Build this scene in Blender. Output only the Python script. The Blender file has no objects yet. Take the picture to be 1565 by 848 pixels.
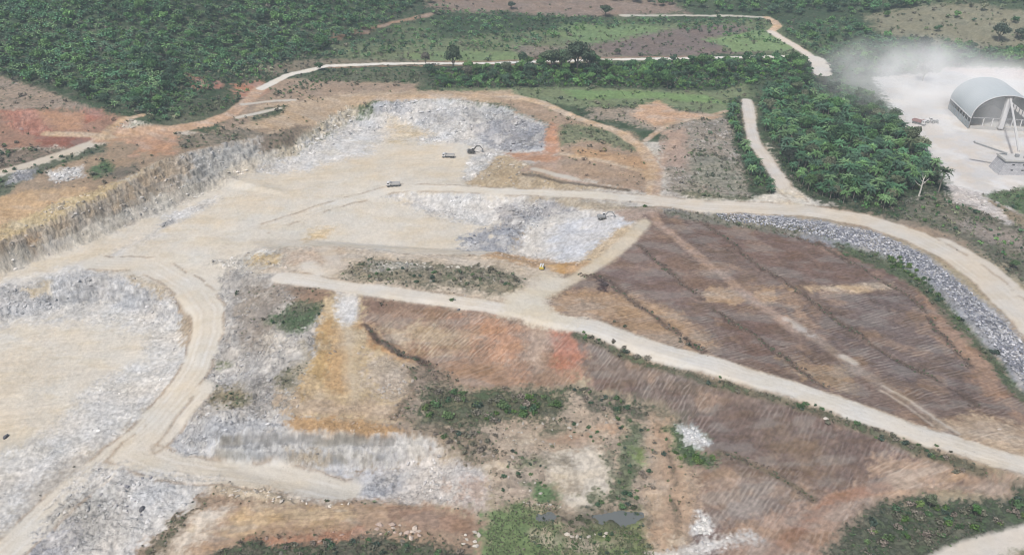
import bpy, math, random
import numpy as np
from mathutils import Vector, Matrix
from mathutils.geometry import delaunay_2d_cdt
random.seed(7); RNG = np.random.default_rng(7)
R = math.radians
scn = bpy.context.scene
COL = scn.collection

# ------------------------------------------------------------------ camera, sky, sun, exposure
CAM_H, PITCH, FPX = 195.0, R(30), 1228.0
cam_d = bpy.data.cameras.new('camera'); cam = bpy.data.objects.new('camera', cam_d); COL.objects.link(cam)
cam.location = (0, 0, CAM_H); cam.rotation_euler = (R(90) - PITCH, 0, 0)
cam_d.sensor_width = 36; cam_d.lens = 36 * FPX / 1565; cam_d.clip_start = 1; cam_d.clip_end = 20000
scn.camera = cam
SUN_EL, SUN_AZ = R(58), R(215)          # azimuth clockwise from +Y: light comes from behind left
w = bpy.data.worlds.new('World'); scn.world = w; w.use_nodes = True
nt = w.node_tree; bg = nt.nodes['Background']
sky = nt.nodes.new('ShaderNodeTexSky'); sky.sky_type = 'NISHITA'; sky.sun_disc = False
sky.sun_elevation = SUN_EL; sky.sun_rotation = SUN_AZ; sky.air_density = 1.0; sky.dust_density = 4.0; sky.ozone_density = 1.0
nt.links.new(sky.outputs[0], bg.inputs[0]); bg.inputs[1].default_value = 0.105
sd = bpy.data.lights.new('sun', 'SUN'); sd.energy = 3.1; sd.angle = R(5); sd.color = (1, .965, .925)
so = bpy.data.objects.new('sun', sd); COL.objects.link(so)
dv = Vector((math.sin(SUN_AZ) * math.cos(SUN_EL), math.cos(SUN_AZ) * math.cos(SUN_EL), math.sin(SUN_EL)))
so.rotation_euler = dv.to_track_quat('Z', 'Y').to_euler(); so.location = (0, 0, 400)
scn.view_settings.view_transform = 'Standard'; scn.view_settings.look = 'None'
scn.view_settings.exposure = 0.08; scn.view_settings.gamma = 1
scn.render.engine = 'CYCLES'
cy = scn.cycles; cy.max_bounces = 8; cy.diffuse_bounces = 2; cy.glossy_bounces = 2; cy.transmission_bounces = 2
cy.volume_bounces = 4; cy.transparent_max_bounces = 6; cy.use_denoising = True; cy.denoising_prefilter = 'ACCURATE'; cy.use_adaptive_sampling = True
cy.adaptive_threshold = 0.01; cy.filter_width = 1.05
try: cy.volume_step_rate = 2.0; cy.volume_max_steps = 128
except Exception: pass

# ------------------------------------------------------------------ helpers
def lin(c):
    c = np.asarray(c, float) / 255.0
    return np.where(c <= .04045, c / 12.92, ((c + .055) / 1.055) ** 2.4)
ALB = 0.80                                # display value -> base colour under this daylight
def alb(c):
    l = lin(c) * ALB; g = l @ np.array([.3, .59, .11]); return g + (l - g) * .80

_g = np.random.default_rng(3).random((256, 256)) * 2 * math.pi
_gx, _gy = np.cos(_g), np.sin(_g)
def perlin(x, y):
    xi = np.floor(x).astype(np.int64); yi = np.floor(y).astype(np.int64)
    xf = x - xi; yf = y - yi
    u = xf * xf * xf * (xf * (xf * 6 - 15) + 10); v = yf * yf * yf * (yf * (yf * 6 - 15) + 10)
    def d(ix, iy, fx, fy):
        a = ix & 255; b = iy & 255
        return _gx[a, b] * fx + _gy[a, b] * fy
    n00 = d(xi, yi, xf, yf); n10 = d(xi + 1, yi, xf - 1, yf)
    n01 = d(xi, yi + 1, xf, yf - 1); n11 = d(xi + 1, yi + 1, xf - 1, yf - 1)
    return ((n00 * (1 - u) + n10 * u) * (1 - v) + (n01 * (1 - u) + n11 * u) * v) * 1.4
def fbm(x, y, s, o=4, off=0.0):
    r = np.zeros_like(x); a = 1.0; t = 0.0
    for i in range(o):
        r += a * perlin(x * s + off + 17.3 * i, y * s - off + 9.1 * i); t += a; a *= .5; s *= 2.03
    return r / t * 1.4

def ray(px, py):
    a = (px - 782.5) / FPX; b = (424 - py) / FPX
    return a, math.cos(PITCH) + b * math.sin(PITCH), -math.sin(PITCH) + b * math.cos(PITCH)
def at_z(px, py, z):
    dx, dy, dz = ray(px, py); t = (z - CAM_H) / dz
    return (dx * t, dy * t, z)

# ------------------------------------------------------------------ the relief: break lines surveyed as (image x, image y, height)
LINES = [
 # hills at the back
 [(-260,-45,66),(-100,-45,70),(200,-45,72),(500,-45,50),(800,-45,28),(1100,-45,30),(1400,-45,38),(1700,-45,42),(1900,-45,42)],
 [(-220,20,44),(-60,20,47),(150,20,50),(350,20,38),(550,20,24),(750,20,14),(950,24,11),(1170,24,10),(1300,30,13),(1430,12,24),(1600,20,24),(1800,20,24)],
 [(-200,70,32),(-60,70,33),(150,70,34),(300,64,27),(450,66,15),(600,60,10),(760,60,6),(950,60,6),(1200,60,5),(1350,70,7),(1500,80,5),(1750,80,5)],
 # forest foot and red cut
 [(-180,105,30),(0,112,28),(60,135,26),(130,163,23)], [(230,185,16),(330,150,14)], [(280,115,20),(380,105,13),(450,95,9)],
 [(-160,180,23),(0,172,22),(60,168,22),(160,172,20),(215,186,16)],
 [(-140,235,15),(30,206,15),(100,215,14.5),(160,205,14)],
 # road from the left to the far valley
 [(-140,300,12),(0,264,12),(50,250,12),(105,232,12),(150,217,12),(185,205,12),(250,198,11),(320,188,10),(355,175,9),(380,150,8.5),(405,130,8),(440,115,7),(500,102,6),(600,98,5),(750,97,4),(900,92,4),(1050,90,4),(1220,86,4),(1400,86,4)],
 # strip south of the left road, orange band
 [(-120,330,8),(0,310,7),(60,290,8),(110,272,8),(180,240,8.5),(250,215,8),(320,205,7)],
 # high wall: crest, foot of face, toe
 [(-120,410,2),(0,372,2),(40,350,2.5),(100,322,4),(150,300,5),(200,272,6),(250,245,7),(300,230,6),(350,218,5),(395,210,3),(430,212,1),(470,196,0),(500,178,-1),(528,163,-1)],
 [(-120,446,-6),(0,402,-6),(60,379,-6),(130,352,-6),(200,320,-6),(250,300,-6),(300,283,-6),(340,270,-6),(380,255,-6),(412,240,-6)],
 [(-120,470,-11),(0,424,-11),(50,400,-11),(130,372,-11),(190,346,-11),(250,322,-11),(290,303,-11),(330,284,-10.5),(375,266,-10),(405,262,-9.5),(430,240,-8),(470,218,-7.5),(510,197,-7.5),(545,183,-7.5)],
 # far side of the pit
 [(430,165,5),(500,150,3.5),(570,154,2.5),(620,150,3),(700,150,3),(760,155,2),(800,173,1),(835,190,0)],
 [(560,186,-8),(620,192,-8.5),(680,206,-9),(740,216,-9),(780,226,-8)],
 [(835,190,0),(850,215,0),(850,240,-.5)],
 [(778,236,-4),(800,250,-1.5),(812,268,-1.5)], [(722,244,-9),(712,262,-9),(705,276,-8.5)],
 # ramp road crossing the pit
 [(590,281,-9),(650,281,-7.5),(720,285,-5.5),(800,287,-3.5),(880,290,-1.5),(1000,296,0),(1150,308,0)],
 [(600,291,-9),(650,292,-7.5),(720,296,-5.5),(800,300,-3.5),(880,304,-1.5),(980,312,-.2),(1010,318,0),(1150,327,0),(1250,337,0),(1340,354,0),(1410,386,0),(1470,430,0),(1520,475,0),(1565,520,0),(1660,620,0)],
 [(610,305,-10.5),(660,318,-11.5),(720,332,-11.5),(760,345,-11.5),(800,352,-11)],
 [(400,330,-10.5),(560,345,-11.3),(620,370,-11.5),(700,372,-11.5),(770,385,-11.5),(810,400,-11)],
 [(1000,322,-.3),(960,350,-1),(930,382,-1.5),(893,405,-2.5),(862,420,-3)],
 # near lip of the lower pit bench
 [(350,392,-9),(400,380,-7),(460,376,-5.5),(520,376,-5),(570,380,-4.6),(610,388,-4.4),(700,387,-4.2),(760,390,-4.2),(820,404,-4),(862,420,-3)],
 [(380,366,-11),(460,366,-11.3),(570,374,-11.5),(660,380,-11.5),(760,382,-11.5)],
 # middle road
 [(430,420,-3.5),(520,430,-2.6),(560,438,-2.2),(650,446,-2),(720,455,-2),(780,463,-1.5),(830,478,-1),(900,492,-.5),(1000,522,0),(1100,556,0),(1200,586,0),(1300,620,0),(1400,655,0),(1565,710,0),(1720,760,0)],
 [(440,431,-3.5),(520,444,-2.6),(560,450,-2.2),(650,458,-2),(720,468,-2),(780,479,-1.5),(830,492,-1),(900,505,-.5),(1000,540,0),(1100,574,0),(1200,606,0),(1300,640,0),(1400,675,0),(1500,712,0),(1565,730,0),(1720,780,0)],
 [(560,415,-1.8),(650,418,-.6),(740,428,-.8),(790,438,-2)],
 # riprap toe and upper field
 [(1020,329,-2),(1150,347,-4),(1260,372,-5.5),(1350,400,-6),(1410,432,-6),(1460,480,-6),(1510,540,-6),(1560,600,-5),(1620,680,-4)],
 [(1000,400,-1.8),(1080,470,-1.5),(1180,540,-1.5)], [(1120,380,-3),(1220,450,-3.5),(1330,540,-3.5),(1440,620,-2.5)], [(1250,400,-5),(1380,500,-5),(1480,600,-4)],
 [(1460,640,-1.5),(1565,680,-1.5),(1700,740,-1)],
 # far edge of the right road and the ground behind
 [(1225,307,0),(1300,324,0),(1400,345,0),(1470,375,0),(1530,420,0),(1565,447,0),(1680,540,0)],
 [(1350,330,1),(1450,345,0),(1565,400,-1),(1700,480,-1)], [(1450,300,0),(1565,330,0),(1750,350,0)],
 [(1150,160,0),(1160,220,0),(1190,280,0),(1215,305,0)],
 [(1340,130,0),(1480,118,0),(1620,118,0),(1800,120,0)], [(1380,210,0),(1480,240,0),(1620,240,0),(1800,260,0)], [(1450,102,5),(1500,98,6),(1650,100,6)],
 [(870,195,1.5),(930,215,1),(985,240,1),(1000,280,.3)], [(880,240,1),(950,262,.4)], [(830,262,-.2),(930,285,-.2)],
 [(900,150,2),(1000,165,2.5),(1100,180,2)], [(650,130,3.5),(800,140,2.5),(950,132,2),(1110,130,2)], [(1050,220,1.5),(1100,260,.8)],
 # lower right field
 [(860,503,-1.5),(960,533,-1.5),(1060,566,-1.5),(1200,612,-1.5),(1330,662,-1.5),(1420,692,-1.5),(1500,722,-1),(1600,748,-1)],
 [(900,560,-6),(1000,605,-7.5),(1100,650,-8.3),(1200,690,-8),(1350,735,-6),(1500,748,-3.5)],
 [(880,590,-9),(1000,620,-10),(1050,680,-10.8),(1062,760,-11),(1065,848,-11)],
 [(1100,720,-9.5),(1180,780,-9.5),(1250,820,-9),(1280,900,-9)], [(1330,770,-8),(1400,800,-7.5),(1480,790,-5.5),(1580,745,-3)], [(1430,848,-8),(1565,800,-5),(1700,760,-3)], [(1560,880,-8),(1750,840,-4)],
 # brown bowl
 [(560,453,-2.8),(620,458,-2.6),(700,470,-2.6),(790,488,-2.2),(850,500,-2)],
 [(600,520,-7),(650,555,-8.8),(700,585,-9.6),(790,590,-9.8),(860,580,-9)],
 # wetland
 [(690,640,-11),(780,650,-11.3),(870,640,-11.2),(950,640,-11)], [(800,720,-12),(900,740,-12.3),(980,720,-11.8)],
 [(830,782,-13.2),(900,800,-13.3),(975,790,-13.2)], [(740,800,-12.5),(760,850,-12.5),(900,850,-12.6),(1000,840,-12),(1000,950,-12)],
 # yellow ramp and its ledge
 [(500,452,-2.4),(490,510,-4),(470,570,-5.6),(446,632,-7.5)],
 [(520,455,-2.8),(530,520,-5),(535,570,-6.4),(540,612,-7.4)], [(580,500,-5.5),(620,560,-7.6),(640,610,-8.5)],
 [(300,636,-12),(340,650,-10.5),(400,652,-9),(446,642,-8),(520,648,-8),(600,654,-8.6),(650,664,-9.5),(690,680,-10.5)],
 [(280,690,-16.6),(320,697,-16.8),(400,708,-17.2),(470,714,-17.4),(540,716,-17.4),(600,716,-17),(650,706,-15.5)],
 [(340,664,-10.6),(440,663,-9),(520,664,-9),(600,668,-9.5)], [(340,675,-13.2),(440,675,-12),(520,676,-12),(600,680,-12.4)], [(340,687,-13.8),(440,689,-12.6),(520,690,-12.6),(600,693,-12.9)],
 # rocky hillside
 [(345,400,-9),(340,455,-9.8),(338,490,-10.3),(332,530,-11),(305,590,-12.5),(268,640,-14.5)],
 [(400,425,-4.8),(385,480,-7),(390,540,-8),(370,600,-9.8)], [(450,450,-3.4),(450,520,-5.2),(430,590,-7.4)],
 # haul road south west
 [(220,395,-10.6),(290,430,-10.4),(318,470,-10.4),(322,500,-10.8),(300,560,-12.4),(258,620,-14),(210,670,-15.8),(150,720,-16.5),(60,800,-17.5),(0,850,-18)],
 [(345,410,-10),(336,470,-10.2)],
 # south-west pit
 [(-140,470,-10),(0,444,-10),(80,425,-10),(150,413,-10.5),(230,438,-10.6),(290,462,-10.6),(306,490,-11),(300,520,-12)],
 [(-140,520,-17.5),(0,492,-17.5),(90,470,-17.5),(150,464,-17.5),(230,482,-17.5),(268,500,-17.2),(272,540,-16.5)],
 [(-100,700,-18),(0,660,-17.8),(100,600,-17.6),(180,590,-17.2),(250,570,-15.6)], [(-80,560,-17.6),(60,540,-17.6),(160,530,-17.4)],
 [(200,640,-16),(110,700,-17.2),(30,760,-18),(-60,860,-18.3)],
 [(280,655,-15.8),(262,680,-16.6),(340,712,-17.2),(450,740,-17.6),(540,752,-17.6),(600,745,-17.2)],
 [(160,705,-16.6),(200,722,-16),(280,735,-15.6),(330,738,-15)],[(180,770,-15.2),(100,820,-16),(20,880,-17)],[(260,790,-15),(220,860,-15)],
 [(330,742,-14.6),(400,748,-15),(460,762,-15.6),(540,772,-15.8),(620,780,-14.5),(740,800,-13)],
 [(320,775,-13.6),(270,810,-13.8),(215,860,-14)], [(400,800,-14),(500,800,-14.6),(600,812,-14),(700,822,-13)], [(300,848,-13.5),(400,835,-13),(560,830,-13.4)],
 [(380,900,-11),(560,900,-12),(760,920,-12.5)],
 [(610,760,-17),(650,735,-15.5),(700,712,-13.5),(745,700,-12)], [(640,775,-15.2),(700,760,-13.5),(760,740,-12.2)],
 [(-260,900,-18),(-100,1000,-18),(200,1000,-16),(600,1000,-13),(1000,1000,-12),(1400,1000,-9),(1800,1000,-8)],
 [(600,230,-9.2),(500,250,-9.5),(660,250,-9)], [(300,350,-11),(150,390,-10.8),(40,425,-10.8)], [(450,300,-10),(520,310,-10)],
]
vs = []; es = []
for L in LINES:
    p = [at_z(*q) for q in L]
    for k in range(len(p) - 1):
        if k == 0: vs.append(p[0])
        a = Vector(p[k]); b = Vector(p[k + 1]); n = max(1, int((b - a).length / 25))
        for j in range(1, n + 1):
            vs.append(tuple(a.lerp(b, j / n))); es.append((len(vs) - 2, len(vs) - 1))
X0, X1, Y0, Y1, CS = -1100, 1100, 20, 1800, 1.0
for x, y, z in [(-1100,20,0),(1100,20,0),(-1100,400,20),(1100,400,0),(-1100,800,70),(1100,800,20),(-1100,1300,80),(-300,1300,50),(300,1300,42),(1100,1300,50),
                (-1100,1801,80),(-300,1801,60),(300,1801,60),(1101,1801,60),(-450,300,0),(450,300,0),(-300,60,-5),(0,60,-8),(300,60,-5)]:
    vs.append((x, y, z))
v2 = [Vector((a, b)) for a, b, c in vs]
ov, oe, of, orig_v, _, _ = delaunay_2d_cdt(v2, es, [], 0, 1e-3, True)
zs = []
for k, o in enumerate(ov):
    if orig_v[k]: zs.append(float(np.mean([vs[i][2] for i in orig_v[k]])))
    else:
        # crossing of two break lines: take the nearest known height
        d = [(o - q).length_squared for q in v2]; zs.append(vs[int(np.argmin(d))][2])
NX = int((X1 - X0) / CS) + 1; NY = int((Y1 - Y0) / CS) + 1
HM = np.zeros((NY, NX))
for f in of:
    (ax, ay), (bx, by), (cx, cy_) = [ov[i] for i in f]; az, bz, cz = [zs[i] for i in f]
    i0 = max(0, int((min(ax, bx, cx) - X0) / CS)); i1 = min(NX - 1, int((max(ax, bx, cx) - X0) / CS) + 1)
    j0 = max(0, int((min(ay, by, cy_) - Y0) / CS)); j1 = min(NY - 1, int((max(ay, by, cy_) - Y0) / CS) + 1)
    if i1 < i0 or j1 < j0: continue
    gx, gy = np.meshgrid(X0 + CS * np.arange(i0, i1 + 1), Y0 + CS * np.arange(j0, j1 + 1))
    den = (by - cy_) * (ax - cx) + (cx - bx) * (ay - cy_)
    if abs(den) < 1e-9: continue
    l1 = ((by - cy_) * (gx - cx) + (cx - bx) * (gy - cy_)) / den
    l2 = ((cy_ - ay) * (gx - cx) + (ax - cx) * (gy - cy_)) / den
    m = (l1 >= -1e-6) & (l2 >= -1e-6) & (l1 + l2 <= 1 + 1e-6)
    z = l1 * az + l2 * bz + (1 - l1 - l2) * cz
    HM[j0:j1 + 1, i0:i1 + 1][m] = z[m]
def blur(a, k):
    for ax in (0, 1):
        p = np.pad(a, [(k, k) if i == ax else (0, 0) for i in (0, 1)], mode='edge')
        c = np.cumsum(p, axis=ax); c = np.concatenate([np.zeros_like(np.take(c, [0], ax)), c], ax)
        n = a.shape[ax]
        a = (np.take(c, range(2 * k + 1, 2 * k + 1 + n), ax) - np.take(c, range(0, n), ax)) / (2 * k + 1)
    return a
gyy = (Y0 + CS * np.arange(NY))[:, None]
near = blur(HM, 1); far = blur(blur(HM, 9), 9)
t = np.clip((gyy - 520) / 120, 0, 1); HM = near * (1 - t) + far * t
def hgt(x, y):
    x = np.asarray(x, float); y = np.asarray(y, float)
    fx = np.clip((x - X0) / CS, 0, NX - 1.001); fy = np.clip((y - Y0) / CS, 0, NY - 1.001)
    i = fx.astype(int); j = fy.astype(int); u = fx - i; v = fy - j
    return (HM[j, i] * (1 - u) + HM[j, i + 1] * u) * (1 - v) + (HM[j + 1, i] * (1 - u) + HM[j + 1, i + 1] * u) * v
_T = np.concatenate([np.arange(180, 700, .7), np.arange(700, 2600, 2.)])
def ground(px, py):
    """where the sight line through that point of the photograph meets the relief"""
    dx, dy, dz = ray(px, py); n = math.sqrt(dx * dx + dy * dy + dz * dz)
    t = _T / n; x = dx * t; y = dy * t; z = CAM_H + dz * t
    b = z < hgt(x, y)
    k = int(np.argmax(b)) if b.any() else len(_T) - 1
    if k == 0: return x[0], y[0], hgt(x[0], y[0])
    lo, hi = t[k - 1], t[k]
    for _ in range(12):
        m = (lo + hi) / 2
        if CAM_H + dz * m < hgt(dx * m, dy * m): hi = m
        else: lo = m
    return dx * hi, dy * hi, float(hgt(dx * hi, dy * hi))
def dens(pts, close, step=14):
    out = []; n = len(pts)
    for k in range(n if close else n - 1):
        a = pts[k]; b = pts[(k + 1) % n]; m = max(1, int(math.dist(a, b) / step))
        out += [(a[0] + (b[0] - a[0]) * j / m, a[1] + (b[1] - a[1]) * j / m) for j in range(m)]
    if not close: out.append(pts[-1])
    return out
def wpoly(pts, close=True): return np.array([ground(*p)[:2] for p in dens(pts, close)])

# ------------------------------------------------------------------ ground mesh grid
U = np.concatenate([[-9, -5, -3, -2, -1.4, -1.0], np.linspace(-.80, .80, 1200), [1.0, 1.4, 2, 3, 5, 9]])
YY = np.concatenate([[-700, -300, 0, 60, 90], np.geomspace(110, 1650, 1060), [1800, 2200, 3000, 4500, 6000]])
W = np.maximum(YY, 110) + 40
GX = np.clip((U[None, :] * W[:, None]).ravel(), -6000, 6000); GY = np.repeat(YY, len(U))
GZ = hgt(GX, GY)
NV = len(GX); NC = len(U); NR = len(YY)
colr = np.zeros((NV, 3)); msk = {k: np.zeros(NV) for k in ('rub', 'sa', 'sb', 'sc', 'veg', 'rough', 'cliff', 'sm')}
wx1 = fbm(GX, GY, .035, 3, 3.1); wy1 = fbm(GX, GY, .035, 3, 51.7)
wx2 = fbm(GX, GY, .22, 3, 13.1); wy2 = fbm(GX, GY, .22, 3, 71.7)

EDG = fbm(GX, GY, .7, 3, 44.)
def sdist(P, x, y, close):
    """distance to the outline, positive inside when closed"""
    d2 = np.full(x.shape, 1e18); ins = np.zeros(x.shape, bool); n = len(P)
    for k in range(n if close else n - 1):
        ax, ay = P[k]; bx, by = P[(k + 1) % n]; ex, ey = bx - ax, by - ay
        L2 = ex * ex + ey * ey + 1e-9
        t = np.clip(((x - ax) * ex + (y - ay) * ey) / L2, 0, 1)
        d2 = np.minimum(d2, (x - ax - t * ex) ** 2 + (y - ay - t * ey) ** 2)
        if close:
            c = ((ay > y) != (by > y))
            if ey != 0: ins ^= c & (x < ex * (y - ay) / ey + ax)
    d = np.sqrt(d2)
    return np.where(ins, d, -d) if close else d
def mask_at(P, x, y, close, width, feather):
    if close: s = sdist(P, x, y, True)
    else: s = width / 2 - sdist(P, x, y, False)
    return np.clip(s / feather + .5, 0, 1)
WARPK = {}
def paint(pts, c, feather=2.0, warp=2.0, close=True, width=0, a=1.0, jag=None, **kw):
    P = wpoly(pts, close); pad = width / 2 + feather + warp * 2 + 3
    sel = np.where((GX > P[:, 0].min() - pad) & (GX < P[:, 0].max() + pad) & (GY > P[:, 1].min() - pad) & (GY < P[:, 1].max() + pad))[0]
    if not len(sel): return
    j = warp * .55 if jag is None else jag
    x = GX[sel] + wx1[sel] * warp + wx2[sel] * j; y = GY[sel] + wy1[sel] * warp + wy2[sel] * j
    if close and 'crisp' not in kw:                       # earth colours run into each other in tongues and crumbs
        m = mask_at(P, x, y, close, width, feather * 2.6 + 1.5)
        nz = wx2[sel] * .55 + EDG[sel] * .55 + wy1[sel] * .25
        m = np.clip((m - .5 + nz * .8 * np.minimum(1, 4 * m * (1 - m) + .15)) * 1.5 + .5, 0, 1) * a
    else: m = mask_at(P, x, y, close, width, feather) * a
    if kw.get('patch'):                                   # broken patches
        n = fbm(GX[sel], GY[sel], kw['patch'], 4, 5.5 + 7 * (len(pts) % 5)); m = m * np.clip((n - kw.get('cut', 0)) * 5 + .5, 0, 1)
    if c is not None:
        colr[sel] = colr[sel] * (1 - m[:, None]) + alb(c)[None, :] * m[:, None]
    for k in msk:
        if k in kw: msk[k][sel] = msk[k][sel] * (1 - m) + kw[k] * m
        elif c is not None and not kw.get('keep'): msk[k][sel] *= (1 - m)
def road(pts, width, c, feather=1.2, warp=.8, **kw): kw.setdefault('sm', 1 if min(c) > 150 else 0); paint(pts, c, feather, warp, False, width, jag=.5, **kw)

SAND = (210, 201, 184); SAND2 = (209, 192, 163); PALE = (204, 201, 196); GREY = (199, 197, 193); DGREY = (172, 171, 170); BLUE = (146, 147, 152)
TAN = (172, 150, 124); FIELD = (134, 108, 92); PURP = (106, 88, 84); ORANGE = (186, 142, 102); RED = (176, 116, 92); YELL = (196, 168, 118)
FOREST = (62, 84, 58); GRASS = (108, 138, 78); PGRASS = (120, 134, 92); SCRUB = (124, 122, 102); BRFACE = (180, 166, 147); PINK = (176, 152, 134)
colr[:] = alb(FOREST)
colr[(GY < 520) & (GX < 250)] = alb((186, 178, 166))
colr[(GY < 420) & (GX > -60)] = alb((150, 132, 112))
far_n = fbm(GX, GY, .008, 4, 2.2)
colr += (alb(PGRASS) - alb(FOREST))[None, :] * np.clip(far_n * 1.2, 0, .6)[:, None]; msk['veg'][:] = np.where(GY < 560, .15, .6); msk['rough'][:] = np.where(GY < 560, .2, .5)
#--ZONES--
exec_zones = True
# far valley
paint([(-200,60),(640,-30),(640,30),(560,60),(470,95),(330,150),(230,190),(130,165),(-100,110)], (66,90,60), 8, 8, veg=1, rough=.6)
paint([(600,-60),(1000,-60),(1030,8),(1050,20),(930,26),(780,20),(680,18),(620,-10)], (142,122,108), 6, 6, veg=.25, rough=.3)
paint([(510,70),(700,60),(900,40),(1180,30),(1215,80),(1050,88),(750,93),(520,95)], PGRASS, 8, 10, veg=.7, rough=.4)
paint([(620,82),(700,78),(790,80),(800,94),(620,94)], (118,142,88), 4, 4, veg=.4)
paint([(860,36),(1010,40),(1010,60),(900,66),(860,60)], (114,142,88), 6, 6, veg=.5)
paint([(940,62),(1060,40),(1130,36),(1150,55),(1100,70),(1180,80),(1060,86),(900,88),(880,72)], (128,112,106), 5, 8, veg=.5)
paint([(1080,60),(1160,46),(1205,64),(1218,78),(1120,78)], (122,150,92), 4, 5, veg=.3)
paint([(780,70),(900,72),(960,88),(800,92)], (136,124,108), 4, 6, veg=.5)
paint([(380,105),(460,90),(600,92),(700,94),(500,99),(420,118)], (134,122,100), 3, 5, veg=.5)
paint([(400,130),(500,106),(650,104),(650,135),(520,130),(440,152),(410,160)], (104,112,82), 3, 4, veg=.9)
paint([(1325,25),(1400,8),(1480,6),(1600,20),(1600,75),(1500,72),(1420,60),(1340,50)], (136,132,106), 7, 8, veg=.4)
road([(520,55),(560,45),(600,36),(660,22)], 6, (158,128,104), 3, 4)
paint([(480,58),(560,40),(575,46),(500,66)], (140,110,88), 4, 6, patch=.05)
# valley between far road and the pit
paint([(640,105),(900,98),(1150,92),(1240,92),(1150,130),(1090,142),(900,136),(660,136)], (60,82,54), 3, 4, veg=1, rough=.5)
paint([(660,134),(900,134),(1090,140),(1140,128),(1150,165),(1100,175),(1000,160),(900,165),(820,155),(760,142)], PGRASS, 3, 4, veg=.5)
paint([(860,138),(1000,140),(1080,146),(1110,160),(1000,150),(880,152)], (116,148,82), 2, 4, veg=.3)
# ground between the road fork, left
paint([(350,160),(430,120),(640,128),(640,150),(540,158),(420,200),(330,215)], (164,140,116), 3, 4, veg=.35)
paint([(400,160),(560,140),(780,138),(820,165),(700,155),(560,160),(450,215),(380,225),(360,205)], (186,160,128), 3, 4, veg=.15)
paint([(230,190),(330,150),(390,110),(400,130),(370,165),(330,190),(250,200)], (106,110,82), 3, 4, veg=.9)
paint([(380,185),(410,165),(440,160),(430,175),(390,185)], (96,104,76), 2, 2, veg=.8)
paint([(0,115),(60,135),(150,170),(60,170),(-60,175),(-60,115)], (160,140,120), 3, 5, veg=.5, rub=.3)
paint([(285,112),(315,122),(345,126),(340,136),(300,136),(285,125)], (180,122,98), 1.5, 2)
paint([(360,130),(400,122),(410,138),(385,152),(360,150)], (184,128,98), 2, 3)
# left: red cut and benches
paint([(-60,165),(60,168),(160,170),(200,185),(180,205),(120,215),(60,225),(-60,240)], (160,120,96), 3, 4, veg=.2, rub=.3)
paint([(0,170),(55,168),(60,185),(85,205),(120,203),(60,212),(20,195)], RED, 2, 3, rub=.55, rough=.9, cliff=.5)
paint([(125,168),(155,166),(160,182),(130,190)], (168,108,86), 2, 2, rough=.8, cliff=.5)
paint([(60,172),(125,172),(130,200),(90,200)], (176,132,98), 2, 2, rub=.3)
paint([(50,205),(140,205),(150,218),(110,228),(60,222)], (150,92,72), 2, 3)
paint([(-60,240),(50,225),(110,228),(80,240),(0,262),(-60,275)], (140,122,104), 3, 4, veg=.7)
paint([(-80,285),(0,272),(100,240),(170,215),(260,205),(340,200),(420,195),(400,215),(330,225),(200,270),(100,325),(-80,380)], (160,136,108), 3, 4, veg=.3)
paint([(-60,275),(0,268),(100,240),(165,218),(160,232),(90,252),(40,275),(0,300),(-60,310)], (104,112,88), 2, 3, veg=.8)
paint([(20,262),(60,255),(50,272),(15,280)], BLUE, 1.5, 2, rub=1, rough=.8)
paint([(165,222),(200,205),(280,208),(270,235),(200,240),(170,238)], (190,142,106), 2, 5, patch=.06, cut=-.15, a=.85)
paint([(270,206),(380,196),(420,210),(330,222),(280,230)], (142,128,108), 2, 3, veg=.7)
paint([(130,262),(165,245),(180,262),(150,272)], (86,116,70), 2, 2, veg=.8)
paint([(75,262),(125,255),(130,270),(85,278)], PALE, 2, 2, rub=1, rough=.6)
paint([(160,265),(210,250),(215,262),(180,275)], (128,116,98), 2, 3, veg=.6)
paint([(-80,310),(10,298),(70,288),(130,285),(130,310),(60,345),(-80,395)], (194,160,116), 2.5, 4, rub=.25)
paint([(30,335),(100,305),(190,275),(230,258),(220,270),(130,320),(30,370),(-60,395),(-60,375)], (200,176,126), 2, 3, rub=.7, rough=.5)
# high wall face and pale bench
paint([(-90,400),(0,370),(60,348),(130,315),(200,275),(250,246),(300,232),(400,208),(412,240),(380,256),(300,284),(200,320),(100,362),(0,404),(-90,430)], BRFACE, 1.2, 2, cliff=1, rough=.8, rub=.3)
paint([(275,240),(320,228),(400,210),(412,240),(350,268),(280,285)], (176,173,166), 3, 3, cliff=1, rough=.7, rub=.4)
paint([(40,368),(62,356),(66,390),(50,400)], (176,140,96), 1.5, 2, cliff=.6, rub=.5)
paint([(-90,432),(0,405),(60,382),(130,354),(200,322),(250,302),(300,285),(350,268),(412,241),(412,262),(375,268),(300,304),(230,335),(130,375),(0,425),(-90,455)], (194,184,168), 1.5, 2, cliff=.4, rub=.7, rough=.5)
paint([(410,240),(440,220),(480,195),(530,163),(548,168),(545,184),(500,205),(440,245)], (196,184,160), 1, 1.5, cliff=1, rough=1, rub=.5)
paint([(390,215),(450,190),(470,192),(430,225),(405,240)], (136,118,98), 2, 3, veg=.6)
paint([(-90,400),(0,370),(60,348),(130,315),(200,275),(250,246),(300,232),(300,262),(200,310),(100,350),(0,392),(-90,420)], (188,158,116), 2, 4, cliff=1, rough=.8, rub=.4, patch=.07, cut=.05, crisp=1, a=.5)
paint([(-90,432),(0,398),(60,372),(130,344),(200,312),(250,292),(300,276),(412,236),(412,262),(375,268),(300,304),(230,335),(130,375),(0,425),(-90,455)], (202,193,176), 3, 4, cliff=.5, rub=.6, rough=.5, patch=.06, cut=-.15, crisp=1)
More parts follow.
